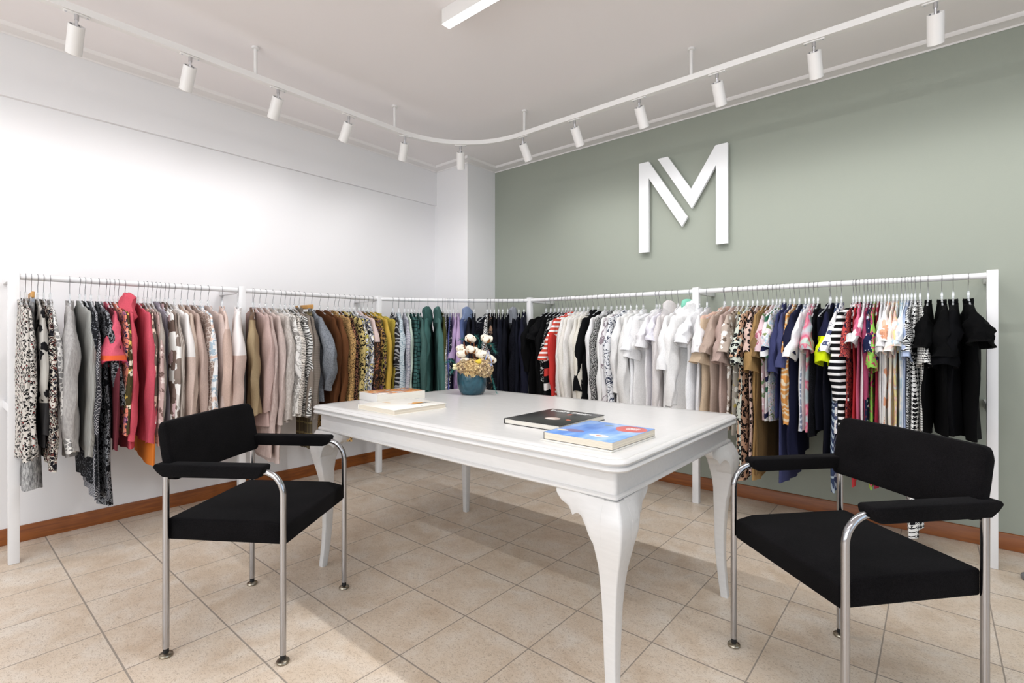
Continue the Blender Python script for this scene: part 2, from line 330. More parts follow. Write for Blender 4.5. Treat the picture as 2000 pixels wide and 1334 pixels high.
# ------------------------------------------------------------------ mesh helpers
class MB:
    def __init__(s): s.v = []; s.f = []; s.mi = []; s.cur = 0
    def add(s, vs, fs):
        o = len(s.v); s.v += [tuple(v) for v in vs]; s.f += [tuple(i+o for i in f) for f in fs]; s.mi += [s.cur]*len(fs)
        return s
    def box(s, a, b):
        x0, y0, z0 = a; x1, y1, z1 = b
        return s.add([(x0, y0, z0), (x1, y0, z0), (x1, y1, z0), (x0, y1, z0), (x0, y0, z1), (x1, y0, z1), (x1, y1, z1), (x0, y1, z1)],
                     [(3, 2, 1, 0), (4, 5, 6, 7), (0, 1, 5, 4), (1, 2, 6, 5), (2, 3, 7, 6), (3, 0, 4, 7)])
    def loft(s, rings, cap0=True, cap1=True, closed=True):
        n = len(rings[0]); vs = [v for r in rings for v in r]; fs = []
        for i in range(len(rings)-1):
            for j in range(n if closed else n-1):
                k = (j+1) % n; fs.append((i*n+j, i*n+k, (i+1)*n+k, (i+1)*n+j))
        if cap0: fs.append(tuple(range(n-1, -1, -1)))
        if cap1: fs.append(tuple((len(rings)-1)*n+j for j in range(n)))
        return s.add(vs, fs)
    def tube(s, pts, r, n=8, cap=True):
        pts = [Vector(p) for p in pts]; rings = []; up = None
        for i, p in enumerate(pts):
            t = (pts[min(i+1, len(pts)-1)]-pts[max(i-1, 0)]).normalized()
            if up is None:
                up = Vector((0, 0, 1)) if abs(t.z) < .9 else Vector((1, 0, 0))
            a = t.cross(up); 
            if a.length < 1e-4: a = t.cross(Vector((0, 1, 0)))
            a.normalize(); b = a.cross(t).normalized(); up = b
            rr = r[i] if isinstance(r, (list, tuple)) else r
            rings.append([p+(a*cos(2*pi*j/n)+b*sin(2*pi*j/n))*rr for j in range(n)])
        return s.loft(rings, cap, cap)
    def cyl(s, a, b, r, n=16): return s.tube([a, b], r, n)
    def extrude(s, poly, axis_fn, d0, d1):
        """poly of 2D points; axis_fn(u,v,d) gives 3D"""
        n = len(poly)
        vs = [axis_fn(u, v, d0) for u, v in poly]+[axis_fn(u, v, d1) for u, v in poly]
        fs = [tuple(range(n)), tuple(range(2*n-1, n-1, -1))]+[(i, i+n, (i+1) % n+n, (i+1) % n) for i in range(n)]
        return s.add(vs, fs)
    def build(s, name, mats, parent=None, bevel=0, seg=2, smooth=35, sub=0):
        me = bpy.data.meshes.new(name); me.from_pydata(s.v, [], s.f)
        bm = bmesh.new(); bm.from_mesh(me)
        if bevel:
            bmesh.ops.remove_doubles(bm, verts=bm.verts, dist=1e-5)
            bmesh.ops.recalc_face_normals(bm, faces=bm.faces)
            es = [e for e in bm.edges if e.is_manifold and e.calc_face_angle(0) > R(30)]
            bmesh.ops.bevel(bm, geom=es, offset=bevel, segments=seg, profile=.5, affect='EDGES', clamp_overlap=True)
        bmesh.ops.recalc_face_normals(bm, faces=bm.faces)
        bm.to_mesh(me); bm.free()
        if not isinstance(mats, (list, tuple)): mats = [mats]
        for m in mats: me.materials.append(m)
        if len(mats) > 1 and not bevel:
            for p, i in zip(me.polygons, s.mi): p.material_index = i
        for p in me.polygons: p.use_smooth = bool(smooth)
        if smooth: me.set_sharp_from_angle(angle=R(smooth))
        o = bpy.data.objects.new(name, me); COL.objects.link(o)
        if parent: o.parent = parent
        if sub:
            md = o.modifiers.new('subdivision', 'SUBSURF'); md.levels = sub; md.render_levels = sub
        return o

def empty(name, loc=(0, 0, 0), rz=0, label=None, cat=None, group=None):
    o = bpy.data.objects.new(name, None); COL.objects.link(o); o.location = loc; o.rotation_euler = (0, 0, rz); o.empty_display_size = .05
    if label: tag(o, label, cat, group)
    return o
def tag(o, label, cat, group=None, kind=None):
    o['label'] = label; o['category'] = cat
    if group: o['group'] = group
    if kind: o['kind'] = kind
    return o
def struct(name, mb, m, **kw):
    o = mb.build(name, m, **kw); o['kind'] = 'structure'; return o
def copy_tree(o, parent=None):
    c = o.copy(); COL.objects.link(c)
    if parent: c.parent = parent
    for ch in list(o.children): copy_tree(ch, c)
    return c
def text_mesh(name, txt, size, mat, parent, loc, rot, thick=.0004, spacing=1.0, sx=1.0, bold=0):
    cu = bpy.data.curves.new(name, 'FONT'); cu.body = txt; cu.size = size; cu.extrude = thick; cu.space_character = spacing; cu.offset = bold
    cu.align_x = 'CENTER'; cu.align_y = 'CENTER'
    t = bpy.data.objects.new(name, cu); COL.objects.link(t)
    dg = bpy.context.evaluated_depsgraph_get(); me = bpy.data.meshes.new_from_object(t.evaluated_get(dg))
    bpy.data.objects.remove(t); me.materials.clear(); me.materials.append(mat)
    o = bpy.data.objects.new(name, me); COL.objects.link(o); o.parent = parent; o.location = loc; o.rotation_euler = rot; o.scale = (sx, 1, 1)
    return o
# ------------------------------------------------------------------ room shell
XR, YF, HC, HW = 7.5, -7.5, 2.80, 2.776
struct('floor', MB().box((-.3, YF-.2, -.1), (XR+.2, .3, 0)), M['tile'], smooth=0)
struct('ceiling', MB().box((-.3, YF-.2, HC), (XR+.2, .3, HC+.15)), M['ceil'], smooth=0)
struct('wall_left', MB().box((-.2, YF-.1, 0), (0, .1, HC)), M['wall_white'], smooth=0)
struct('wall_right', MB().box((0, 0, 0), (XR+.1, .2, HC)), M['wall_green'], smooth=0)
struct('wall_corner', MB().box((0, -.39, 0), (.467, 0, HC)), M['wall_white'], smooth=0)
# shallow beam along the top of the left wall
struct('trim_1', MB().box((0, YF, 2.438), (.026, -.39, HC)), M['wall_white'], smooth=0)
# far walls with the window and the glazed shopfront (behind the camera)
w = MB(); w.box((XR, YF, 0), (XR+.1, -4.9, HC)); w.box((XR, -1.1, 0), (XR+.1, .1, HC)); w.box((XR, -4.9, 0), (XR+.1, -1.1, .35)); w.box((XR, -4.9, 2.65), (XR+.1, -1.1, HC))
struct('wall_far_right', w, M['wall_white'], smooth=0)
w = MB(); w.box((-.2, YF-.1, 0), (.6, YF, HC)); w.box((5.8, YF-.1, 0), (XR, YF, HC)); w.box((.6, YF-.1, 0), (5.8, YF, .3)); w.box((.6, YF-.1, 2.75), (5.8, YF, HC))
struct('wall_back', w, M['wall_white'], smooth=0)
w = MB()
for y in (-4.9, -3.0-.03, -1.16): w.box((XR+.02, y, .35), (XR+.07, y+.06, 2.65))
w.box((XR+.02, -4.9, .35), (XR+.07, -1.1, .41)); w.box((XR+.02, -4.9, 2.59), (XR+.07, -1.1, 2.65))
struct('window_1', w, M['rack'])
w = MB()
for x in (.6, 2.3, 4.0, 5.74): w.box((x, YF-.07, .3), (x+.06, YF-.02, 2.75))
w.box((.6, YF-.07, .3), (5.8, YF-.02, .36)); w.box((.6, YF-.07, 2.69), (5.8, YF-.02, 2.75))
struct('window_2', w, M['rack'])

# cornice: one moulding that follows left wall, corner pillar and green wall
prof = [(0, HW-.004), (.006, HW-.006), (.012, HW+.002), (.04, HW+.004), (.075, HW+.008), (.084, HW+.006), (.094, HW+.012), (.1, HC), (0, HC)]
def cornice(name, pts, offs):
    mb = MB(); rings = []
    for (x, y), (ox, oy) in zip(pts, offs): rings.append([(x+ox*d, y+oy*d, z) for d, z in prof])
    mb.loft(rings); struct(name, mb, M['cornice'])
cornice('trim_2', [(.026, YF), (.026, -.39)], [(1, 0), (1, -1)])
cornice('trim_3', [(.026, -.39), (.467, -.39)], [(1, -1), (1, -1)])
cornice('trim_4', [(.467, -.39), (.467, 0)], [(1, -1), (1, -1)])
cornice('trim_5', [(.467, 0), (XR, 0)], [(1, -1), (0, -1)])
def skirting(name, a, b, nx, ny):
    mb = MB(); p = [(0, 0), (.013, 0), (.013, .078), (.009, .086), (0, .088)]
    mb.loft([[(q[0]+nx*d, q[1]+ny*d, z) for d, z in p] for q in (a, b)]); struct(name, mb, M['pine'])
skirting('baseboard_left', (0, YF), (0, -.39), 1, 0)
skirting('baseboard_right', (.467, 0), (XR, 0), 0, -1)
skirting('baseboard_corner', (0, -.39), (.48, -.39), 0, -1)
skirting('baseboard_corner_side', (.467, -.39), (.467, 0), 1, 0)

# ------------------------------------------------------------------ wall sign: the two-piece M
yb, yf = -.028, -.052
sg = empty('monogram_sign', (2.4, 0, 2.15), 0, 'large white raised letter M monogram on the sage green wall', 'sign')
def letter(name, poly):
    mb = MB(); mb.extrude([(x-2.4, z-2.15) for x, z in poly], lambda u, v, d: (u, d, v), yb, yf)
    mb.build(name, M['sign'], sg, smooth=0)
letter('letter_stroke', [(2.062, 2.503), (2.062, 1.792), (2.143, 1.792), (2.143, 2.372), (2.409, 1.955), (2.452, 2.022), (2.143, 2.503)])
letter('letter_stroke', [(2.217, 2.506), (2.299, 2.506), (2.479, 2.226), (2.655, 2.506), (2.739, 2.506), (2.739, 1.792), (2.658, 1.792), (2.658, 2.362), (2.484, 2.079)])
for (x, z) in ((2.09, 1.83), (2.09, 2.4), (2.38, 2.03), (2.70, 1.83), (2.70, 2.4), (2.47, 2.16)):
    MB().cyl((x-2.4, 0, z-2.15), (x-2.4, yb, z-2.15), .008, 10).build('standoff', M['steel'], sg)

# ------------------------------------------------------------------ ceiling track with spot lamps
TZ = 2.625
def arc(cx, cy, r, a0, a1, n): return [(cx+r*cos(R(a0+(a1-a0)*i/n)), cy+r*sin(R(a0+(a1-a0)*i/n))) for i in range(n+1)]
TX, TY, TR = .875, -.865, .62
track_path = [(TX, -4.6), (TX, TY-TR)] + arc(TX+TR, TY-TR, TR, 180, 90, 18)[1:] + [(5.2, TY)]
tk = empty('ceiling_track', (TX, TY, TZ), 0, 'white curved lighting track hung on rods below the ceiling', 'light track')
hw, hh = .019, .016
rings = []
tp = [Vector((x, y, 0)) for x, y in track_path]
for i, p in enumerate(tp):
    t = (tp[min(i+1, len(tp)-1)]-tp[max(i-1, 0)]).normalized(); nrm = Vector((t.y, -t.x, 0))
    b = p-Vector((TX, TY, 0))
    rings.append([b+nrm*hw+Vector((0, 0, -hh)), b+nrm*hw+Vector((0, 0, hh)), b-nrm*hw+Vector((0, 0, hh)), b-nrm*hw+Vector((0, 0, -hh))])
MB().loft(rings).build('track_rail', M['track'], tk)
for x, y in ((TX, -2.50), (TX, -1.53), (1.545, TY), (2.785, TY), (TX, -3.6), (4.1, TY)):
    mb = MB().cyl((x-TX, y-TY, hh), (x-TX, y-TY, HC-TZ-.004), .0095, 14); mb.cyl((x-TX, y-TY, HC-TZ-.012), (x-TX, y-TY, HC-TZ), .02, 20)
    mb.build('suspension_rod', M['track'], tk)
SPOT_W = 14.5
def spot(x, y, dirx, diry, tilt, label, aim):
    """one lamp: base plate on the track, steel stem, white can; its own light inside"""
    a = math.atan2(diry, dirx)
    e = empty('track_spotlight', (x, y, TZ-hh), a, label, 'spotlight', 'spot lamps on the ceiling track')
    # base plate lies along the track (local y)
    mb = MB().box((-.011, -.047, -.006), (.011, .047, 0)); mb.build('base_plate', M['track'], e, bevel=.002)
    for s_ in (-.038, .038): MB().cyl((0, s_, -.008), (0, s_, -.006), .004, 10).build('screw', M['steel'], e)
    MB().tube([(0, 0, -.006), (0, 0, -.03)], .0085, 14).build('stem', M['steel'], e)
    ax = Vector((sin(R(tilt)), 0, -cos(R(tilt)))); o = Vector((0, 0, -.052))
    MB().tube([(0, 0, -.028), o+ax*.006], .006, 12).build('knuckle', M['steel'], e)
    r, L = .031, .128
    up = Vector((0, 1, 0)); sd = ax.cross(up).normalized()
    def ring(d, rr, n=28): return [o+ax*d+(up*cos(2*pi*j/n)+sd*sin(2*pi*j/n))*rr for j in range(n)]
    MB().loft([ring(.012, r*.6), ring(.004, r*.9), ring(0, r-.0015), ring(.0015, r), ring(L-.0015, r), ring(L, r-.002), ring(L, r-.005), ring(L-.02, r-.006)], True, False).build('lamp_can', M['track'], e)
    MB().loft([ring(L-.018, r-.0065), ring(L-.0175, .002)], True, True).build('lens', M['lens'], e)
    for k in range(3):
        an = 2*pi*k/3; c = o+ax*.004+(up*cos(an)+sd*sin(an))*r*.62
        MB().tube([c, c-ax*.006], .004, 8).build('rear_clip', M['hook'], e)
    l = bpy.data.lights.new('spot', 'SPOT'); l.energy = SPOT_W; l.spot_size = R(112); l.spot_blend = 1; l.shadow_soft_size = .024; l.color = (.99, .98, 1)
    lo = bpy.data.objects.new('spot_light', l); COL.objects.link(lo); lo.parent = e
    lo.location = o+ax*(L+.004); lo.rotation_euler = Vector((sin(R(tilt+4)), 0, -cos(R(tilt+4)))).to_track_quat('-Z', 'Y').to_euler()
    return e
NM = ['nearest the left picture edge', 'second along the left track', 'third along the left track', 'fourth along the left track', 'fifth along the left track, by the bend']
for y, n in zip((-3.285, -2.83, -2.37, -1.90, -1.44), NM):
    if y > TY-TR: x = TX+TR-math.sqrt(TR**2-(y-TY+TR)**2); d = (-.92, .39)
    else: x = TX; d = (-1, 0)
    spot(x, y, d[0], d[1], 36, 'white cylinder spotlight facing the white wall, '+n, 0)
k45 = TR*(1-.7071)
spot(TX+k45, TY-k45, -.7071, .7071, 30, 'white cylinder spotlight at the bend of the track, before the corner pillar', 0)
NM = ['first right of the bend', 'second right of the bend', 'above the left edge of the M sign', 'above the right edge of the M sign', 'right of the M sign', 'nearest the right picture edge']
for x, n in zip((1.53, 1.985, 2.46, 2.93, 3.40, 3.862), NM):
    spot(x, TY, 0, 1, 35, 'white cylinder spotlight facing the green wall, '+n, 0)
for y in (-3.76, -4.25): spot(TX, y, -1, 0, 36, 'white cylinder spotlight on the left track beyond the picture', 0)
for x in (4.33, 4.80): spot(x, TY, 0, 1, 35, 'white cylinder spotlight on the right track beyond the picture', 0)

# linear ceiling lamps
LED_W = 52
def linear(x0, y, L, label):
    e = empty('linear_ceiling_lamp', (x0, y, HC), 0, label, 'ceiling light', 'linear ceiling lamps')
    mb = MB().box((0, -.026, -.077), (L, .026, 0)); mb.build('housing', M['track'], e, bevel=.002)
    mb = MB().box((.002, -.0245, -.0785), (L-.002, .0245, -.0765)); mb.build('diffuser', M['led'], e, smooth=0)
    l = bpy.data.lights.new('linear', 'AREA'); l.shape = 'RECTANGLE'; l.size = L-.02; l.size_y = .045; l.energy = LED_W; l.color = (.97, .98, 1)
    lo = bpy.data.objects.new('linear_light', l); COL.objects.link(lo); lo.parent = e; lo.location = (L/2, 0, -.082)
linear(1.948, -2.008, 2.4, 'glowing white linear lamp on the ceiling above the table')
linear(1.948, -4.6, 2.4, 'white linear ceiling lamp behind the photographer')

# ------------------------------------------------------------------ racks
RZ, RR = 1.437, .0155
def post(e, x, y, wall, h=1.463):
    o = e.location
    MB().box((x-o.x-.0205, y-o.y-.0205, .001), (x-o.x+.0205, y-o.y+.0205, h)).build('post', M['rack'], e, bevel=.0015)
    for z in (1.435, .765):
        a = (x-o.x, y-o.y)
        if wall == 'L': b0, b1 = (-x+0.001, a[1]-.0145, z-.016), (a[0]-.0205, a[1]+.0145, z+.026)
        else: b0, b1 = (a[0]-.0145, a[1]+.0205, z-.016), (a[0]+.0145, -o.y-.001, z+.026)
        MB().box((min(b0[0], b1[0]) if wall != 'L' else 0.001-o.x, b0[1], b0[2]), b1).build('wall_bracket', M['rack'], e, bevel=.001)
XA, YC = .34, -.335
PA, PB, PC = -3.445, -2.37, -1.296
PD, PE, PF = 1.18, 2.622, 4.075
ra = empty('clothes_rack', (XA, (PA+PC)/2, 0), 0, 'white clothes rack along the white wall with three posts', 'clothes rack')
for y in (PA, PB, PC): post(ra, XA, y, 'L')
oy = (PA+PC)/2
for a, b in ((PA, PB), (PB, PC)): MB().cyl((0, a-oy+.02, RZ), (0, b-oy-.02, RZ), RR, 20).build('hanging_rail', M['rack'], ra)
rc = empty('clothes_rack', (2.6, YC, 0), 0, 'white clothes rack along the sage green wall with three posts', 'clothes rack')
for x in (PD, PE, PF): post(rc, x, YC, 'R')
for a, b in ((PD, PE), (PE, PF)): MB().cyl((a-2.6+.02, 0, RZ), (b-2.6-.02, 0, RZ), RR, 20).build('hanging_rail', M['rack'], rc)
C0 = Vector((XA, PC)); D0 = Vector((PD, YC)); LC = (D0-C0).length; TD = (D0-C0)/LC; ND = Vector((TD.y, -TD.x))
def railpt(seg, s):
    if seg == 'A': return Vector((XA, s)), Vector((1, 0))
    if seg == 'C': return Vector((s, YC)), Vector((0, -1))
    q = s/LC; b = .09; P = C0+TD*s-ND*b*4*q*(1-q); sl = -b*4*(1-2*q)/LC
    t = (TD+ND*sl).normalized(); return P, Vector((t.y, -t.x))
cr = []
for i in range(25):
    P, _ = railpt('B', LC*i/24); cr.append((P.x, P.y, RZ))
cr = cr[:]
ro = MB().tube(cr[0:1]+cr[1:-1]+cr[-1:], RR, 16).build('corner_rail', M['rack'])
tag(ro, 'white curved hanging rail bridging the room corner between both racks', 'clothes rail')
# ------------------------------------------------------------------ garments on hangers
def loops(n): return [2*pi*j/n for j in range(n)]
def sstep(a, b, x):
    t = max(0, min(1, (x-a)/(b-a))); return t*t*(3-2*t)

def body_mesh(hem, th, Wh, seed, vest=False, amp=.5, legs=False):
    rnd = random.Random(seed); p1, p2, p3 = (rnd.uniform(0, 6.28) for _ in range(3)); k1 = rnd.uniform(32, 46); k2 = rnd.uniform(60, 85)
    sw = .165 if vest else .2
    lv = [(-.165, .05, .25), (-.135, .052, .45), (-.128, .058, .55), (-.132, .075, .6), (-.145, .11, .6), (-.162, .15, .65), (-.178, sw-.012, .75), (-.195, sw, .85), (-.225, sw+.004, .95)]
    n_ = 15; z0 = -.225
    for i in range(1, n_+1):
        u = i/n_; z = z0+(-hem-z0)*u; lv.append((z, sw+.004+(Wh-sw)*u**.8, 1+.12*sin(3*u+p3)))
    lv.append((-hem+.004, Wh*.985, .8)); lv.append((-hem+.03, Wh*.97, .6))
    N = 28; rings = []
    for z, w_, t_ in lv:
        A = amp*th*sstep(.2, .65, -z); ring = []
        for a in loops(N):
            c, s_ = cos(a), sin(a)
            x = w_*math.copysign(abs(c)**.9, c); y = th*t_*math.copysign(abs(s_)**.8, s_)
            y += A*(sin(k1*x+p1+2*z)*.8+sin(k2*x+p2)*.4)
            y += .15*th*sin(14*z+p2+3*c)
            x += .005*sin(11*z+p3)*sstep(.2, .5, -z)+.004*sin(23*z+p1)*sstep(.2, .5, -z)
            zz = z+(.012*sin(9*x+p1)*sstep(.4, .9, -z) if z < -.4 else 0)
            if z > -.17: zz -= .015*max(0, c) if w_ < .08 else 0
            ring.append((x, y, zz))
        rings.append(ring)
    return MB().loft(rings, True, True)

def sleeve_mesh(side, L, th, seed, short=False, swing=0, elbow=0, Lw=1.0, cuff=True, frill=False, flare=0):
    rnd = random.Random(seed*13+side); p1, p2 = rnd.uniform(0, 6.28), rnd.uniform(0, 6.28)
    n = 16 if not short else 10; N = 18; rings = []
    z0 = -.178; Ls = L+z0; b0 = max(th*1.12, .010)
    for i in range(-3, n+1):
        u = i/n if i > 0 else 0; dome = {-3: (.15, .1, .020), -2: (.55, .45, .016), -1: (.85, .8, .008)}.get(i, (1, 1, 0))
        if short:
            cx = .185+.045*u**.8; a = (.030+.046*u**.8)*Lw; b = b0*(.45+.75*sstep(0, .4, u))+(.010+flare)*u
        else:
            cx = .19+.03*sstep(0, .3, u)+elbow*sin(pi*u)**1.3-.012*u; a = (.03+.03*sstep(0, .25, u)-.022*sstep(.45, 1, u))*Lw+elbow*.25*sin(pi*u)
            b = b0*(.45+.65*sstep(0, .22, u))*(1-.12*sstep(.6, 1, u))
        if cuff and not short and u > .93: a *= .8; b *= .86
        if frill and u > .72: a *= 1+.9*(u-.72)/.28; b *= 1+.5*(u-.72)/.28
        cy = swing*u**1.2+.1*b0*sin(6*u+p1); z = z0-Ls*u-.006+dome[2]; a *= dome[0]; b *= dome[1]; cx -= .018*(1-dome[0])
        ring = []
        for t in loops(N):
            c, s_ = cos(t), sin(t)
            x = cx+a*math.copysign(abs(c)**.9, c)*(1+.05*sin(15*u+p2)); y = cy+b*math.copysign(abs(s_)**.85, s_)
            y += .22*b*sin(3*t+9*u+p1)*sstep(.05, .3, u)+.12*b*sin(17*u+p2+2*c)
            x += .05*a*sin(21*u+p1)
            ring.append((side*x, y, z+(.02*c*u if short else .006*sin(2*t+p1)*u)))
        rings.append(ring)
    # turned-in opening
    last = rings[-1]; cxx = sum(v[0] for v in last)/N; cyy = sum(v[1] for v in last)/N
    rings.append([(cxx+(v[0]-cxx)*.86, cyy+(v[1]-cyy)*.7, v[2]+.002) for v in last])
    rings.append([(cxx+(v[0]-cxx)*.8, cyy+(v[1]-cyy)*.55, v[2]+.045) for v in last])
    mb = MB().loft(rings, True, True)
    if side < 0: mb.f = [tuple(reversed(f)) for f in mb.f]
    return mb

def collar_mesh(th, stand=.0):
    rings = []; N = 20
    for z, w_, t_ in ((-.150, .062, .62), (-.118-stand*.2, .060, .72), (-.108+stand, .056, .66), (-.112+stand, .050, .45), (-.14, .048, .35)):
        rings.append([(w_*cos(a), th*t_*sin(a), z-.018*max(0, cos(a))) for a in loops(N)])
    return MB().loft(rings, True, True)

def hood_mesh(th, seed, big=1.0):
    rnd = random.Random(seed); p = rnd.uniform(0, 6); rings = []; N = 22
    lv = [(-.058, .012, .35), (-.062, .035, .7), (-.075, .062, 1.0), (-.10, .085, 1.25), (-.13, .105, 1.4), (-.17, .115, 1.45), (-.21, .12, 1.3), (-.245, .10, 1.0), (-.262, .05, .5)]
    for z, w_, t_ in lv:
        ring = []
        for a in loops(N):
            q = 1+.12*sin(2*a+z*60+p)+.06*sin(5*a+p)
            ring.append((w_*big*cos(a)*q+.035, th*t_*sin(a)*q*(1+.25*cos(a+p))+.006*sin(z*50+p), z+.018*sin(a*2+p)*(1 if z < -.08 else .3)))
        rings.append(ring)
    return MB().loft(rings, True, True)

def leg_mesh(side, L, th, w_, seed, flare=0):
    rnd = random.Random(seed+side); p = rnd.uniform(0, 6); rings = []; N = 18; n = 14
    for i in range(n+1):
        u = i/n; z = -.175-(L-.175)*u; cx = side*w_*.5*(1+.05*u); a = w_*.52*(1-.12*u); b = th*(.7+.35*u)+flare*u
        rings.append([(cx+a*cos(t), b*math.copysign(abs(sin(t))**.8, sin(t))+.3*th*sin(30*(cx+a*cos(t))+p)*u, z+.004*sin(3*t)) for t in loops(N)])
    last = rings[-1]; rings.append([(cx+(v[0]-cx)*.9, v[1]*.6, v[2]+.03) for v in last])
    return MB().loft(rings, True, True)

M['mintlining'] = plain('mint_lining', '7fc7ad', .8)
M['greyhood'] = fab('grey_hood', 'plain', ['8f939c']); M['lightdenim'] = fab('light_denim', 'plain', ['8296bd'])
M['tagwhite'] = plain('white_paper_tag', 'f2f2f0', .7); M['orangeband'] = plain('orange_band', 'e86a35', .8)

# hanger prototypes: copied for every garment
def hook_pts(lean):
    pts = []
    r = RR+.003
    for a in range(200, -41, -20): pts.append((r*cos(R(a)), 0, r*sin(R(a))))
    pts = [(x, 0, z) for x, _, z in pts]
    # open end on the far side, shank on the near side bends back to the centre line
    pts += [(.014, 0, -.020), (.006, 0, -.034), (.0, lean*.5, -.050), (0, lean, -.080)]
    return pts
def make_hanger():
    e = empty('clothes_hanger', (0, 0, RZ))
    MB().tube(hook_pts(0), .0014, 6).build('hook', M['hook'], e)
    mb = MB().box((-.0085, -.004, -.108), (.0085, .004, -.074))
    mb.tube([(-.182, 0, -.190), (-.15, 0, -.176), (-.10, 0, -.156), (-.05, 0, -.130), (0, 0, -.106), (.05, 0, -.130), (.10, 0, -.156), (.15, 0, -.176), (.182, 0, -.190)], [.0035, .0038, .0042, .0042, .0045, .0042, .0042, .0038, .0035], 8)
    mb.tube([(-.178, 0, -.190), (0, 0, -.195), (.178, 0, -.190)], .0022, 6)
    mb.build('hanger_body', M['plastic'], e)
    MB().box((-.0055, -.0048, -.094), (.0055, .0048, -.082)).build('size_marker', M['tagwhite'], e)
    return e
def make_clip_hanger():
    e = empty('clip_hanger', (0, 0, RZ))
    MB().tube(hook_pts(0), .0015, 6).build('hook', M['hook'], e)
    MB().box((-.125, -.006, -.108), (.125, .006, -.078)).build('wooden_bar', M['wood_clip'], e, bevel=.003)
    for x in (-.085, .085): MB().box((x-.014, -.009, -.137), (x+.014, .009, -.104)).build('clip', M['hook'], e, bevel=.002)
    return e
H0 = make_hanger(); H1 = make_clip_hanger(); H_used = {0: False, 1: False}

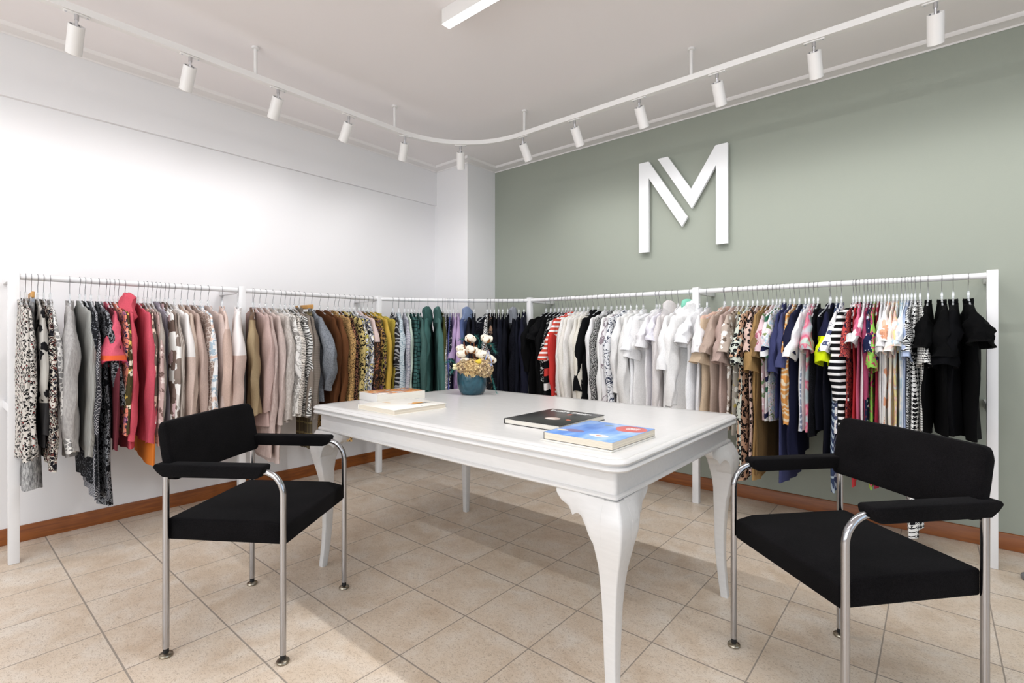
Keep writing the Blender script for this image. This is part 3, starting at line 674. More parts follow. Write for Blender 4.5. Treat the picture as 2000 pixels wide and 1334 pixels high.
NAMES = dict(blouse='blouse', sweater='sweater', t_shirt='t_shirt', dress='dress', hoodie='hoodie', jacket='jacket', shirt='shirt', trousers='trousers', vest='vest_top')
CATS = dict(blouse='blouse', sweater='sweater', t_shirt='t-shirt', dress='dress', hoodie='hoodie', jacket='jacket', shirt='shirt', trousers='trousers', vest='top')
GRP = {'A': 'clothes hanging on the rack along the white wall', 'B': 'clothes hanging on the curved corner rail', 'C': 'clothes hanging on the rack along the green wall'}
RACKN = {'A': 'left rack', 'B': 'corner rail', 'C': 'right rack'}
ROWS = [
('A', -3.425, 'blouse', 0.89, 0.895, 'leop_red', 'cream leopard print blouse with red dots', 0.014, {}),
('A', -3.402, 'blouse', 0.875, 0.894, 'leop_red2', 'pale leopard print top with long sleeves', 0.013, {}),
('A', -3.381, 'trousers', 0, 1.065, 'greymarl', 'grey marl wide trousers on wooden clips', 0.013, {'w': 0.1, 'fl': 0.026}),
('A', -3.357, 'sweater', 0.773, 0.84, 'blackfloral', 'grey marl sweater with big black flowers', 0.014, {}),
('A', -3.335, 'blouse', 0.953, 0.925, 'inkmulti', 'black and cream brushed print blouse', 0.014, {}),
('A', -3.31, 'blouse', 0.876, 0.907, 'greyleo', 'white blouse with grey giraffe spots', 0.015, {'sw': 0.06}),
('A', -3.233, 'sweater', 0.875, 0.914, 'greyjersey', 'plain light grey jersey sweatshirt', 0.025, {'yaw': -8.0, 'el': 0.03}),
('A', -3.192, 'sweater', 0.911, 0.887, 'silverknit', 'silver grey ribbed knit sweater', 0.014, {}),
('A', -3.17, 'dress', 0.574, 1.063, 'diamdark', 'black dress with tiny pale dots', 0.014, {}),
('A', -3.145, 'dress', 0.794, 1.131, 'diamond', 'charcoal dress with pale diamond lattice', 0.015, {}),
('A', -3.111, 'dress', 0.665, 1.179, 'tribal', 'black and grey tribal print dress', 0.02, {'sw': 0.07}),
('A', -3.079, 't_shirt', 0.44, 0.84, 'pinktee', 'pink t shirt with an orange sleeve band', 0.009, {'sw': -0.03, 'Lw': 1.1, 'fl': 0.035}),
('A', -3.064, 'sweater', 0.894, 0.828, 'maroon', 'maroon striped cuff sweater', 0.009, {}),
('A', -3.044, 'sweater', 0.821, 0.821, 'circles', 'peach sweater printed with navy circles', 0.012, {}),
('A', -3.024, 'blouse', 0.821, 0.824, 'olivefl', 'olive blouse with yellow flowers', 0.012, {}),
('A', -2.994, 'hoodie', 0.856, 0.923, 'coral', 'coral hoodie with its hood standing up', 0.018, {'hood': 1.0}),
('A', -2.934, 'hoodie', 0.883, 0.877, 'coral2', 'coral sweatshirt with smooth long sleeves', 0.018, {}),
('A', -2.906, 'blouse', 0.773, 1.01, 'brownfl', 'brown blouse with beige flowers and orange hem', 0.01, {}),
('A', -2.889, 'blouse', 0.907, 0.907, 'pinkfl', 'dusty pink floral blouse', 0.01, {}),
('A', -2.867, 'sweater', 0.801, 0.83, 'stone', 'plain stone beige sweater', 0.014, {}),
('A', -2.845, 'shirt', 0, 0.848, 'lilacst', 'lilac striped sleeveless shirt', 0.012, {}),
('A', -2.825, 'shirt', 0.866, 0.866, 'blockbr', 'brown and white block print shirt', 0.012, {}),
('A', -2.802, 'shirt', 0.898, 0.898, 'blockbr2', 'taupe patchwork shirt with white squares', 0.013, {}),
('A', -2.782, 'blouse', 0.872, 0.872, 'taupest', 'taupe fine striped blouse', 0.013, {}),
('A', -2.753, 'sweater', 0.883, 0.883, 'blushw', 'blush sweater with white shoulders', 0.018, {}),
('A', -2.717, 'sweater', 0.852, 0.882, 'beigek', 'plain beige knit sweater', 0.02, {}),
('A', -2.682, 'sweater', 0.821, 0.888, 'dustybeige', 'dusty beige sweater with bent elbow', 0.02, {'sw': 0.04}),
('A', -2.647, 'blouse', 0.893, 0.924, 'paisley', 'cream paisley print blouse', 0.02, {}),
('A', -2.611, 'blouse', 0.961, 0.961, 'lettering', 'sheer white blouse with blue print', 0.02, {}),
('A', -2.568, 'sweater', 0.89, 0.921, 'blushp', 'pale blush sweatshirt', 0.02, {}),
('A', -2.516, 'sweater', 0.913, 1.008, 'blushw2', 'rose beige sweater with white yoke', 0.022, {'yaw': -14.0, 'el': 0.05}),
('A', -2.435, 'sweater', 0.99, 1.023, 'blushw3', 'wide blush sweater with white shoulders', 0.03, {'yaw': -22.0, 'el': 0.05}),
('A', -2.345, 'blouse', 0.795, 0.831, 'tansatin', 'tan satin blouse with leopard scarf trim', 0.024, {'yaw': -24.0, 'sw': 0.03, 'Lw': 1.2}),
('A', -2.29, 'sweater', 0.788, 0.882, 'blushp2', 'dusty pink fine knit sweater', 0.02, {}),
('A', -2.25, 'sweater', 0.928, 1.089, 'pinkoat', 'pink oat long cardigan', 0.02, {}),
('A', -2.21, 'sweater', 0.879, 1.138, 'pinkoat2', 'mauve beige long cardigan', 0.02, {}),
('A', -2.162, 'sweater', 0.858, 0.872, 'oat', 'oat flecked knit sweater', 0.026, {}),
('A', -2.109, 'blouse', 0.82, 0.844, 'leafprint', 'white blouse with grey leaf drawing', 0.02, {}),
('A', -2.077, 'blouse', 0.824, 0.848, 'leafprint2', 'cream blouse with loose line drawing', 0.02, {}),
('A', -2.041, 'blouse', 0.85, 0.85, 'zebra', 'white blouse with charcoal zebra stripes', 0.018, {}),
('A', -2.011, 'sweater', 0.853, 0.832, 'taupe', 'plain taupe sweater', 0.018, {}),
('A', -1.974, 'jacket', 0.883, 0.872, 'checkgrey', 'taupe checked blazer', 0.022, {}),
('A', -1.936, 'trousers', 0, 1.112, 'checktr', 'brown checked trousers on wooden clips', 0.02, {'w': 0.1}),
('A', -1.878, 'sweater', 0.683, 0.778, 'quiltgrey', 'blue grey quilted sweater with wide elbow', 0.03, {'el': 0.09, 'yaw': -10.0, 'sw': 0.05}),
('A', -1.814, 'sweater', 0.781, 0.837, 'brown', 'plain brown sweater', 0.02, {}),
('A', -1.749, 'sweater', 0.788, 0.845, 'brown2', 'chestnut brown sweater with long sleeves', 0.022, {}),
('A', -1.694, 'dress', 0.813, 1.098, 'chain', 'black dress with gold chain print', 0.02, {}),
('A', -1.66, 'blouse', 0.782, 0.855, 'chain2', 'rust and black chain print blouse', 0.02, {}),
('A', -1.612, 'blouse', 0.768, 0.822, 'leoyel', 'yellow and black leopard blouse', 0.02, {}),
('A', -1.563, 'blouse', 0.772, 0.827, 'ywfloral', 'white blouse with black and yellow petals', 0.02, {}),
('A', -1.523, 'blouse', 0.776, 0.831, 'ywfloral2', 'white and grey petal print blouse', 0.02, {}),
('A', -1.481, 'blouse', 0.78, 0.836, 'darkfl', 'pale yoke blouse over dark autumn flowers', 0.02, {}),
('A', -1.439, 'blouse', 0.784, 0.84, 'darkfl2', 'dark brown blouse with amber flowers', 0.02, {}),
('A', -1.401, 'blouse', 0.788, 0.845, 'camoyel', 'black and mustard camouflage blouse', 0.02, {}),
('A', -1.358, 'sweater', 0.792, 0.849, 'mustard', 'plain mustard yellow sweater', 0.02, {}),
('A', -1.309, 'sweater', 0.772, 0.855, 'mustardq', 'acid yellow quilted sweater', 0.02, {}),
('B', 0.113, 'blouse', 0.772, 0.854, 'inkswirl', 'black blouse with grey swirls', 0.02, {}),
('B', 0.16, 'blouse', 0.795, 0.857, 'bluelines', 'pale blue blouse with fine line waves', 0.026, {}),
('B', 0.208, 'blouse', 0.797, 0.859, 'lilacgrey', 'pale lilac grey line print blouse', 0.016, {}),
('B', 0.234, 'blouse', 0.777, 0.86, 'palegreen', 'pale mint blouse', 0.016, {}),
('B', 0.265, 'blouse', 0.799, 0.861, 'tealgrid', 'teal blouse with black net lines', 0.016, {}),
('B', 0.291, 'dress', 0.779, 1.07, 'tealgrid2', 'dark teal dress with black grid', 0.016, {}),
('B', 0.327, 'sweater', 0.759, 0.864, 'teal', 'plain teal sweater with loose folds', 0.022, {'el': 0.04}),
('B', 0.403, 'hoodie', 0.741, 0.908, 'teal2', 'teal hoodie with draped hood', 0.03, {'hood': 1.0, 'yaw': -10.0}),
('B', 0.485, 'hoodie', 0.806, 0.911, 'teal3', 'teal hoodie with long straight sleeve', 0.025, {'hood': 1.0, 'sw': 0.03}),
('B', 0.526, 'jacket', 0.659, 0.828, 'oliveplain', 'olive green jacket', 0.014, {}),
('B', 0.549, 'blouse', 0.786, 0.87, 'bwzig', 'black and white dashed blouse', 0.014, {}),
('B', 0.572, 'dress', 0.744, 1.04, 'bwzig2', 'navy dress with white specks', 0.011, {}),
('B', 0.59, 'blouse', 0.787, 0.871, 'violet', 'violet blue sleeveless blouse', 0.011, {}),
('B', 0.618, 't_shirt', 0.5, 0.872, 'lilac', 'lilac t shirt with loose cuff', 0.017, {'sw': -0.05}),
('B', 0.659, 'sweater', 0.809, 0.873, 'lilac2', 'lilac long sleeve top', 0.02, {}),
('B', 0.715, 'jacket', 0.683, 0.852, 'denim', 'blue padded jacket with light hood', 0.029, {'hood': 2.0, 'yaw': -18.0}),
('B', 0.761, 'sweater', 0.789, 0.874, 'navy1', 'dark slate fine sweater', 0.02, {}),
('B', 0.798, 'sweater', 0.79, 0.875, 'navy2', 'navy fine knit top', 0.02, {}),
('B', 0.844, 'vest', 0, 0.875, 'navydot', 'navy speckled sleeveless top turned outward', 0.02, {'yaw': -38.0}),
('B', 0.909, 'blouse', 0.79, 0.876, 'zebra2', 'black and white zebra blouse', 0.02, {}),
('B', 0.941, 'blouse', 0.79, 0.876, 'black0', 'black and copper patterned top', 0.02, {}),
('B', 0.973, 'sweater', 0.791, 0.876, 'navy3', 'black navy long sleeve top', 0.02, {}),
('B', 1.01, 'sweater', 0.79, 0.876, 'navy1', 'navy sweater with bent sleeve', 0.02, {}),
('B', 1.046, 'sweater', 0.79, 0.876, 'navy2', 'navy sweater with round shoulder', 0.02, {}),
('B', 1.088, 'sweater', 0.79, 0.875, 'navy3', 'midnight blue sweater', 0.02, {}),
('B', 1.137, 'jacket', 0.79, 0.896, 'navyquilt', 'navy quilted jacket with grey hood', 0.028, {'hood': 3.0}),
('B', 1.183, 'sweater', 0.789, 0.874, 'navy2', 'plain midnight sweater', 0.02, {}),
('B', 1.227, 'jacket', 0.853, 0.895, 'navybig', 'navy sweatshirt jacket with wide sleeve', 0.028, {'sw': 0.03}),
('C', 1.356, 'sweater', 0.592, 0.863, 'black1', 'black sweater with wide cuffs', 0.02, {'sw': -0.03}),
('C', 1.404, 't_shirt', 0.338, 0.859, 'black2', 'black t shirt with drooping sleeve', 0.02, {'sw': -0.04}),
('C', 1.445, 't_shirt', 0.342, 0.855, 'black2', 'plain black jersey t shirt', 0.02, {'sw': -0.03}),
('C', 1.486, 'sweater', 0.852, 0.872, 'black1', 'black fine knit long sleeve', 0.02, {}),
('C', 1.521, 'blouse', 0.787, 0.869, 'splotch', 'black blouse with white splashes', 0.02, {'sw': -0.05}),
('C', 1.556, 'blouse', 0.785, 0.885, 'redblock', 'black white and red block blouse', 0.015, {'sw': -0.03}),
('C', 1.581, 'dress', 0.762, 1.004, 'redplain', 'bright red dress', 0.015, {}),
('C', 1.61, 't_shirt', 0.504, 0.86, 'redstripe', 'red and white striped t shirt', 0.018, {'sw': -0.08, 'Lw': 1.3}),
('C', 1.654, 'sweater', 0.796, 0.876, 'whitek', 'white ribbed knit sweater', 0.02, {}),
('C', 1.692, 'sweater', 0.813, 0.872, 'cream', 'cream sweater', 0.02, {}),
('C', 1.73, 'sweater', 0.81, 0.868, 'whitek2', 'warm white long sleeve top', 0.02, {}),
('C', 1.767, 'sweater', 0.806, 0.865, 'cream2', 'ivory fine sweater', 0.02, {}),
('C', 1.813, 'jacket', 0.802, 0.86, 'creamc', 'cream cardigan with black collar edge', 0.022, {}),
('C', 1.858, 'blouse', 0.71, 0.837, 'blackfrill', 'black blouse with frilled sleeve', 0.022, {'sw': -0.04, 'frill': 1.0}),
('C', 1.92, 'sweater', 0.793, 0.85, 'white1', 'white straight sleeve top with dark neckline', 0.02, {}),
('C', 1.972, 'blouse', 0.807, 0.844, 'geo', 'black and white geometric net blouse', 0.022, {}),
('C', 2.019, 'blouse', 0.784, 0.84, 'script', 'white blouse with black handwriting', 0.02, {}),
('C', 2.053, 'blouse', 0.781, 0.837, 'greystr', 'white blouse with mauve streaks', 0.02, {}),
('C', 2.086, 'blouse', 0.778, 0.833, 'brush', 'white blouse with navy brush lines', 0.02, {}),
('C', 2.135, 'sweater', 0.701, 0.828, 'white2', 'white long sleeve sweatshirt', 0.022, {}),
('C', 2.184, 'sweater', 0.824, 0.86, 'whitetex', 'white textured bouclé sweater', 0.03, {}),
('C', 2.235, 't_shirt', 0.41, 0.854, 'white3', 'white t shirt with folded sleeve', 0.022, {}),
('C', 2.293, 't_shirt', 0.458, 0.848, 'white4', 'white v neck t shirt', 0.02, {'yaw': -22.0}),
('C', 2.361, 't_shirt', 0.386, 0.841, 'white5', 'white t shirt with rolled cuff', 0.02, {'sw': -0.02}),
('C', 2.409, 't_shirt', 0.343, 0.836, 'lilacwhite', 'off white t shirt with lilac tinge', 0.02, {}),
('C', 2.453, 'sweater', 0.814, 0.849, 'greige', 'pale grey long sleeve with draped scarf collar', 0.02, {'hood': 1.0}),
('C', 2.496, 'sweater', 0.534, 0.844, 'white1', 'white sweater with three quarter sleeve', 0.022, {}),
('C', 2.556, 'hoodie', 0.753, 0.838, 'mint', 'white hoodie with mint lined hood', 0.03, {'hood': 4.0, 'yaw': -12.0}),
('C', 2.641, 't_shirt', 0.354, 0.828, 'white3', 'white t shirt with flared sleeve', 0.026, {'sw': -0.04}),
('C', 2.694, 't_shirt', 0.413, 0.823, 'white5', 'white boxy t shirt', 0.02, {'sw': 0.02}),
('C', 2.759, 't_shirt', 0.476, 0.832, 'beige1', 'beige t shirt with pale pink neck', 0.028, {'yaw': -24.0, 'sw': 0.02}),
('C', 2.809, 't_shirt', 0.416, 0.858, 'dustrose', 'rose beige t shirt', 0.02, {'sw': -0.02}),
('C', 2.859, 't_shirt', 0.465, 0.859, 'dustrose2', 'dusty rose polo with rolled cuff', 0.021, {}),
('C', 2.892, 't_shirt', 0.408, 0.88, 'beigefl', 'beige floral t shirt', 0.019, {}),
('C', 2.922, 'blouse', 0, 0.907, 'taupeyel', 'taupe and yellow sleeveless blouse', 0.018, {}),
('C', 2.952, 'dress', 0.474, 1.168, 'leo1', 'white leopard print dress', 0.018, {'Lw': 1.15}),
('C', 2.981, 'dress', 0.436, 1.162, 'leo2', 'peach leopard print dress', 0.016, {}),
('C', 3.007, 'dress', 0.405, 1.127, 'leo3', 'pink leopard print dress', 0.016, {}),
('C', 3.041, 'dress', 0.51, 1.142, 'camel', 'camel shirt dress with rolled sleeve', 0.017, {'Lw': 1.15, 'sw': -0.02}),
('C', 3.07, 'dress', 0.433, 1.13, 'camel2', 'camel linen dress', 0.016, {}),
('C', 3.095, 't_shirt', 0.402, 0.806, 'floralpink', 'pink and green floral t shirt', 0.014, {}),
('C', 3.117, 't_shirt', 0.432, 0.81, 'stripemulti', 'white t shirt with green and navy bands', 0.012, {}),
('C', 3.136, 't_shirt', 0.371, 0.79, 'lightmulti', 'pale mixed print t shirt', 0.012, {}),
('C', 3.158, 'shirt', 0.514, 0.781, 'indigo', 'indigo shirt with flared short sleeve', 0.013, {'Lw': 1.25, 'sw': -0.02, 'ss': 1.0}),
('C', 3.19, 'dress', 0.489, 1.155, 'indigo2', 'long indigo shirt dress', 0.015, {}),
('C', 3.213, 'blouse', 0.799, 0.781, 'orangepais', 'orange paisley blouse', 0.015, {}),
('C', 3.24, 'dress', 0.399, 1.011, 'indigo3', 'dark indigo long dress', 0.016, {}),
('C', 3.271, 'blouse', 0, 0.827, 'bluefl', 'blue and white toile sleeveless top', 0.013, {}),
('C', 3.291, 't_shirt', 0.426, 0.824, 'white6', 'white t shirt with curled sleeve', 0.013, {'sw': -0.05, 'Lw': 1.2}),
('C', 3.314, 't_shirt', 0.382, 0.827, 'tiepink', 'pink and aqua tie dye t shirt', 0.014, {}),
('C', 3.336, 'blouse', 0, 0.85, 'blacklace', 'black lace sleeveless top', 0.014, {}),
('C', 3.371, 'vest', 0, 0.82, 'navyvest', 'navy sleeveless top with wide neck', 0.018, {'yaw': -12.0}),
('C', 3.4, 't_shirt', 0.445, 1.013, 'neon', 'navy t shirt with neon yellow cuff', 0.018, {}),
('C', 3.429, 'dress', 0, 1.153, 'bluetie', 'blue and white tie dye long dress', 0.015, {}),
('C', 3.452, 't_shirt', 0.393, 0.824, 'abstract', 'white t shirt with blue shapes', 0.015, {'sw': -0.04}),
('C', 3.489, 't_shirt', 0.64, 0.833, 'bwstripe', 'white top with black stripes', 0.027, {'yaw': -16.0}),
('C', 3.508, 'blouse', 0.419, 0.863, 'redfl', 'red and navy floral top', 0.009, {}),
('C', 3.522, 'dress', 0, 1.088, 'redplain2', 'scarlet long dress', 0.009, {}),
('C', 3.537, 't_shirt', 0.31, 0.813, 'pink1', 'hot pink t shirt', 0.01, {}),
('C', 3.558, 't_shirt', 0.342, 0.81, 'white6', 'white t shirt with wide open sleeve', 0.011, {'sw': -0.05, 'Lw': 1.25}),
('C', 3.575, 'sweater', 0.619, 0.808, 'raspberry', 'raspberry sweater', 0.01, {}),
('C', 3.591, 'blouse', 0.39, 0.819, 'navyfl', 'navy floral short sleeve blouse', 0.01, {}),
('C', 3.606, 'dress', 0.47, 1.098, 'neonmix', 'neon green and pink print dress', 0.009, {'ss': 1.0}),
('C', 3.622, 'dress', 0, 1.082, 'crimson', 'crimson long dress', 0.009, {}),
('C', 3.637, 't_shirt', 0.389, 0.8, 'white4', 'white crew t shirt', 0.009, {}),
('C', 3.652, 't_shirt', 0.362, 0.798, 'white5', 'white fine t shirt', 0.009, {}),
('C', 3.669, 't_shirt', 0.335, 0.796, 'peachprint', 'white t shirt with peach flowers', 0.011, {}),
('C', 3.688, 'blouse', 0.387, 0.794, 'pastel1', 'white and pink pastel blouse', 0.01, {}),
('C', 3.704, 't_shirt', 0.361, 0.804, 'pastely', 'pastel yellow tie dye t shirt', 0.01, {}),
('C', 3.723, 't_shirt', 0.35, 0.789, 'skytie', 'pale sky blue tie dye t shirt', 0.01, {}),
('C', 3.739, 't_shirt', 0.334, 0.787, 'whiteblue', 'white t shirt with blue tinge', 0.009, {}),
('C', 3.751, 't_shirt', 0.411, 0.798, 'paleblue', 'pale blue cotton t shirt', 0.009, {}),
('C', 3.766, 't_shirt', 0.385, 0.783, 'bwzag', 'black and white zigzag t shirt', 0.009, {}),
('C', 3.78, 'dress', 0, 1.301, 'hound', 'long houndstooth dress', 0.021, {}),
('C', 3.8, 't_shirt', 0.44, 0.766, 'bwcheck', 'black and white fine check top', 0.012, {}),
('C', 3.833, 't_shirt', 0.368, 0.777, 'blk1', 'black t shirt hanging apart beside checked top', 0.021, {'yaw': -3.0}),
('C', 3.887, 't_shirt', 0.407, 0.788, 'blk1', 'black t shirt with straight hem', 0.028, {'yaw': 2.0}),
('C', 3.931, 't_shirt', 0.443, 0.772, 'blk2', 'black t shirt with white looped price tag', 0.028, {'yaw': -2.0, 'sw': -0.03}),
('C', 3.988, 't_shirt', 0.336, 0.806, 'blk1', 'black dress top with rolled sleeve', 0.03, {'yaw': 4.0, 'sw': 0.02}),
]
BODY = {'neon': 'navyvest', 'pinktee': 'maroon'}
for i, (seg, s_, kind, sl, hem, key, desc, th, o) in enumerate(ROWS):
    P, n = railpt(seg, s_)
    rnd = random.Random(i*31+5)
    rz = math.atan2(n.y, n.x)
    yaw = R(o.get('yaw', rnd.uniform(-4, 4)))
    # place so that the front edge, not the hook, keeps its place along the rail
    t = Vector((-n.y, n.x)); P2 = P-t*(.12*sin(yaw)) if abs(yaw) > .2 else P
    if seg == 'B': P2 = P2
    # keep the hook on the rail
    m = fabric(key)
    e = empty(NAMES[kind], (P2.x, P2.y, RZ), rz+yaw, desc+', on the '+RACKN[seg], CATS[kind], GRP[seg])
    sw = o.get('sw', rnd.uniform(-.012, .012)); Lw = o.get('Lw', 1); el = o.get('el', rnd.choice((0, 0, .008, .015)))
    bag = kind in ('dress', 'trousers')
    if kind == 'trousers':
        w_ = o.get('w', .1)*1.7/1.7; rings = []
        for z, ww, tt in ((-.128, w_*1.02, .8), (-.13, w_*1.08, 1), (-.165, w_*1.1, 1), (-.18, w_*1.1, .95)):
            rings.append([(ww*cos(a), th*tt*sin(a), z) for a in loops(20)])
        MB().loft(rings).build('waistband', m, e)
        for sd in (-1, 1): leg_mesh(sd, hem, th, w_, i, o.get('fl', 0)).build('trouser_leg', m, e)
    else:
        Wh = {'blouse': .225, 'sweater': .215, 't_shirt': .215, 'dress': .235, 'hoodie': .21, 'jacket': .22, 'shirt': .215, 'vest': .19}[kind]
        body_mesh(hem, th, Wh, i, vest=(sl == 0), amp=.55 if kind in ('blouse', 'dress', 'shirt') else .35).build('body', fabric(BODY.get(key, key)), e)
        if sl:
            short = sl < .56
            for sd in (1, -1):
                sleeve_mesh(sd, sl if sd == 1 else sl*.98, th, i, short, sw if sd == 1 else sw*.4, el if sd == 1 else 0, Lw, kind in ('sweater', 'hoodie', 'jacket'), 'frill' in o and sd == 1, o.get('fl', 0)).build('sleeve', m, e)
        hd = int(o.get('hood', 0))
        if hd:
            hm = {1: m, 2: M['lightdenim'], 3: M['greyhood'], 4: m}[hd]
            hb = hood_mesh(max(th, .026), i).build('hood', hm, e)
            if hd == 4: MB().loft([[(.05+r_*cos(a), .012+r_*.42*sin(a), z) for a in loops(18)] for z, r_ in ((-.052, .015), (-.056, .042), (-.07, .062), (-.1, .07), (-.13, .05))]).build('hood_lining', M['mintlining'], e)['label'] = 'mint green hood lining'
        else:
            collar_mesh(th, .012 if kind in ('shirt', 'jacket') else 0).build('collar', m, e)
    hi = 1 if kind == 'trousers' else 0; src = (H0, H1)[hi]
    h = src if not H_used[hi] else copy_tree(src); H_used[hi] = True
    h.location = (P.x, P.y, RZ) if abs(yaw) <= .2 else (P2.x, P2.y, RZ); h.rotation_euler = (0, 0, rz+yaw*.8)
    tag(h, ('wooden clip hanger' if hi else 'clear plastic hanger')+' holding the '+desc, 'hanger', 'hangers on the '+RACKN[seg])
    if 'looped price tag' in desc:
        a = MB().box((.06, -.052, -.30), (.1, -.05, -.24)).build('price_tag', M['rubber'], e); a['label'] = 'small dark price tag'
        lp = [(.07+.03*cos(R(k)), -.045+.0*k, -.205+.012*sin(R(k))) for k in range(0, 361, 30)]
        MB().tube(lp, .0015, 6).build('tag_loop', M['tagwhite'], e)
# ------------------------------------------------------------------ table
TX0, TX1, TY0, TY1, TT = 1.497, 3.207, -2.503, -1.417, .797
tcx, tcy = (TX0+TX1)/2, (TY0+TY1)/2
tb = empty('table', (tcx, tcy, 0), 0, 'large white lacquered table with curved cabriole legs', 'table')
def rrect(x0, x1, y0, y1, r, z, n=6):
    out = []
    for cx, cy, a0 in ((x1-r, y1-r, 0), (x0+r, y1-r, 90), (x0+r, y0+r, 180), (x1-r, y0+r, 270)):
        for i in range(n+1):
            a = R(a0+90*i/n); out.append((cx+r*cos(a)-tcx, cy+r*sin(a)-tcy, z))
    return out
def tring(d, z, r): return rrect(TX0+d, TX1-d, TY0+d, TY1-d, max(r-d*.4, .004), z)
cr_ = .055
prof_t = [(.045, .757), (.012, .757), (.004, .760), (.0, .766), (.002, .772), (.009, .775), (.009, .777), (.003, .780), (.0, .786), (.003, .792), (.009, .7955), (.0165, .7955), (.0185, .7945), (.0205, TT), (.06, TT)]
MB().loft([tring(d, z, cr_) for d, z in prof_t]).build('tabletop', M['table'], tb, smooth=50)
I = .038
def aring(d, z): return rrect(TX0+I-d, TX1-I+d, TY0+I-d, TY1-I+d, .012, z, 4)
MB().loft([aring(-.02, .676), aring(0, .676), aring(0, .757), aring(-.02, .757)]).build('apron', M['table'], tb)
MB().loft([aring(-.01, .6745), aring(.005, .6745), aring(.010, .679), aring(.010, .685), aring(.004, .6895), aring(0, .6895)]).build('apron_moulding', M['table'], tb)
# leg: centre line given as diagonal offset from the apron corner, side of the square section
LEGP = [(.674, .016, .062), (.655, .024, .066), (.635, .032, .070), (.612, .037, .071), (.588, .037, .068), (.56, .034, .062), (.525, .027, .055), (.48, .016, .050), (.43, .006, .049), (.36, -.001, .047),
        (.28, -.005, .046), (.2, -.006, .043), (.13, -.004, .038), (.06, 0, .032), (.015, .004, .027), (0, .005, .026)]   # height, outward reach, inward reach
LP = [(z, (o_-i_)/2/.7071, o_+i_) for z, o_, i_ in LEGP]
def sq(cx, cy, s_, z, rr):
    h = s_/2; r = min(rr, h*.6); out = []
    for ox, oy, a0 in ((h-r, h-r, 0), (-h+r, h-r, 90), (-h+r, -h+r, 180), (h-r, -h+r, 270)):
        for i in range(4):
            a = R(a0+30*i); out.append((cx+ox+r*cos(a), cy+oy+r*sin(a), z))
    return out
def table_leg(sx, sy):
    cx0 = (TX1-I if sx > 0 else TX0+I)-tcx; cy0 = (TY1-I if sy > 0 else TY0+I)-tcy
    rings = [sq(cx0+sx*d*.7071-sx*.0, cy0+sy*d*.7071, s_, z, .004+.010*max(0, z-.45)*3) for z, d, s_ in reversed(LP)]
    lg = MB().loft(rings).build('leg', M['table'], tb, smooth=60)
    # scalloped ears along both sides
    ear = [(.03, .53), (.064, .555), (.076, .585), (.086, .603), (.100, .617), (.116, .621), (.130, .613), (.142, .604), (.150, .618), (.162, .630), (.182, .635), (.196, .644), (.204, .657), (.200, .668)]
    def zb(u):
        for (u0, z0), (u1, z1) in zip(ear[:-2], ear[1:-1]):
            if u <= u1: return z0+(z1-z0)*(u-u0)/(u1-u0)
        return .657
    def reach(z):
        for (z0, o0, _), (z1, o1, _) in zip(LEGP, LEGP[1:]):
            if z >= z1: return o1+(o0-o1)*max(0, min(1, (z-z1)/(z0-z1)))
        return 0
    for ax in (0, 1):
        rings = []
        for u in [.03+.01*k for k in range(18)]+[.204, .2055]:
            lo = zb(u) if u < .2045 else .664; hi = .676 if u < .2045 else .670
            wgt = 1-sstep(.055, .19, u); pts = []
            for k in range(8):
                z = hi+(lo-hi)*k/7; q = reach(z)*wgt-.002*(k in (0, 7)); pts.append((u, z, -q-.0005))
            pts += [(u, lo, .03), (u, hi, .03)]
            rings.append([(cx0-sx*u_, cy0-sy*d_, z_) if ax == 0 else (cx0-sx*d_, cy0-sy*u_, z_) for u_, z_, d_ in pts])
        MB().loft(rings).build('leg_bracket', M['table'], lg, smooth=50)
for sx in (-1, 1):
    for sy in (-1, 1): table_leg(sx, sy)

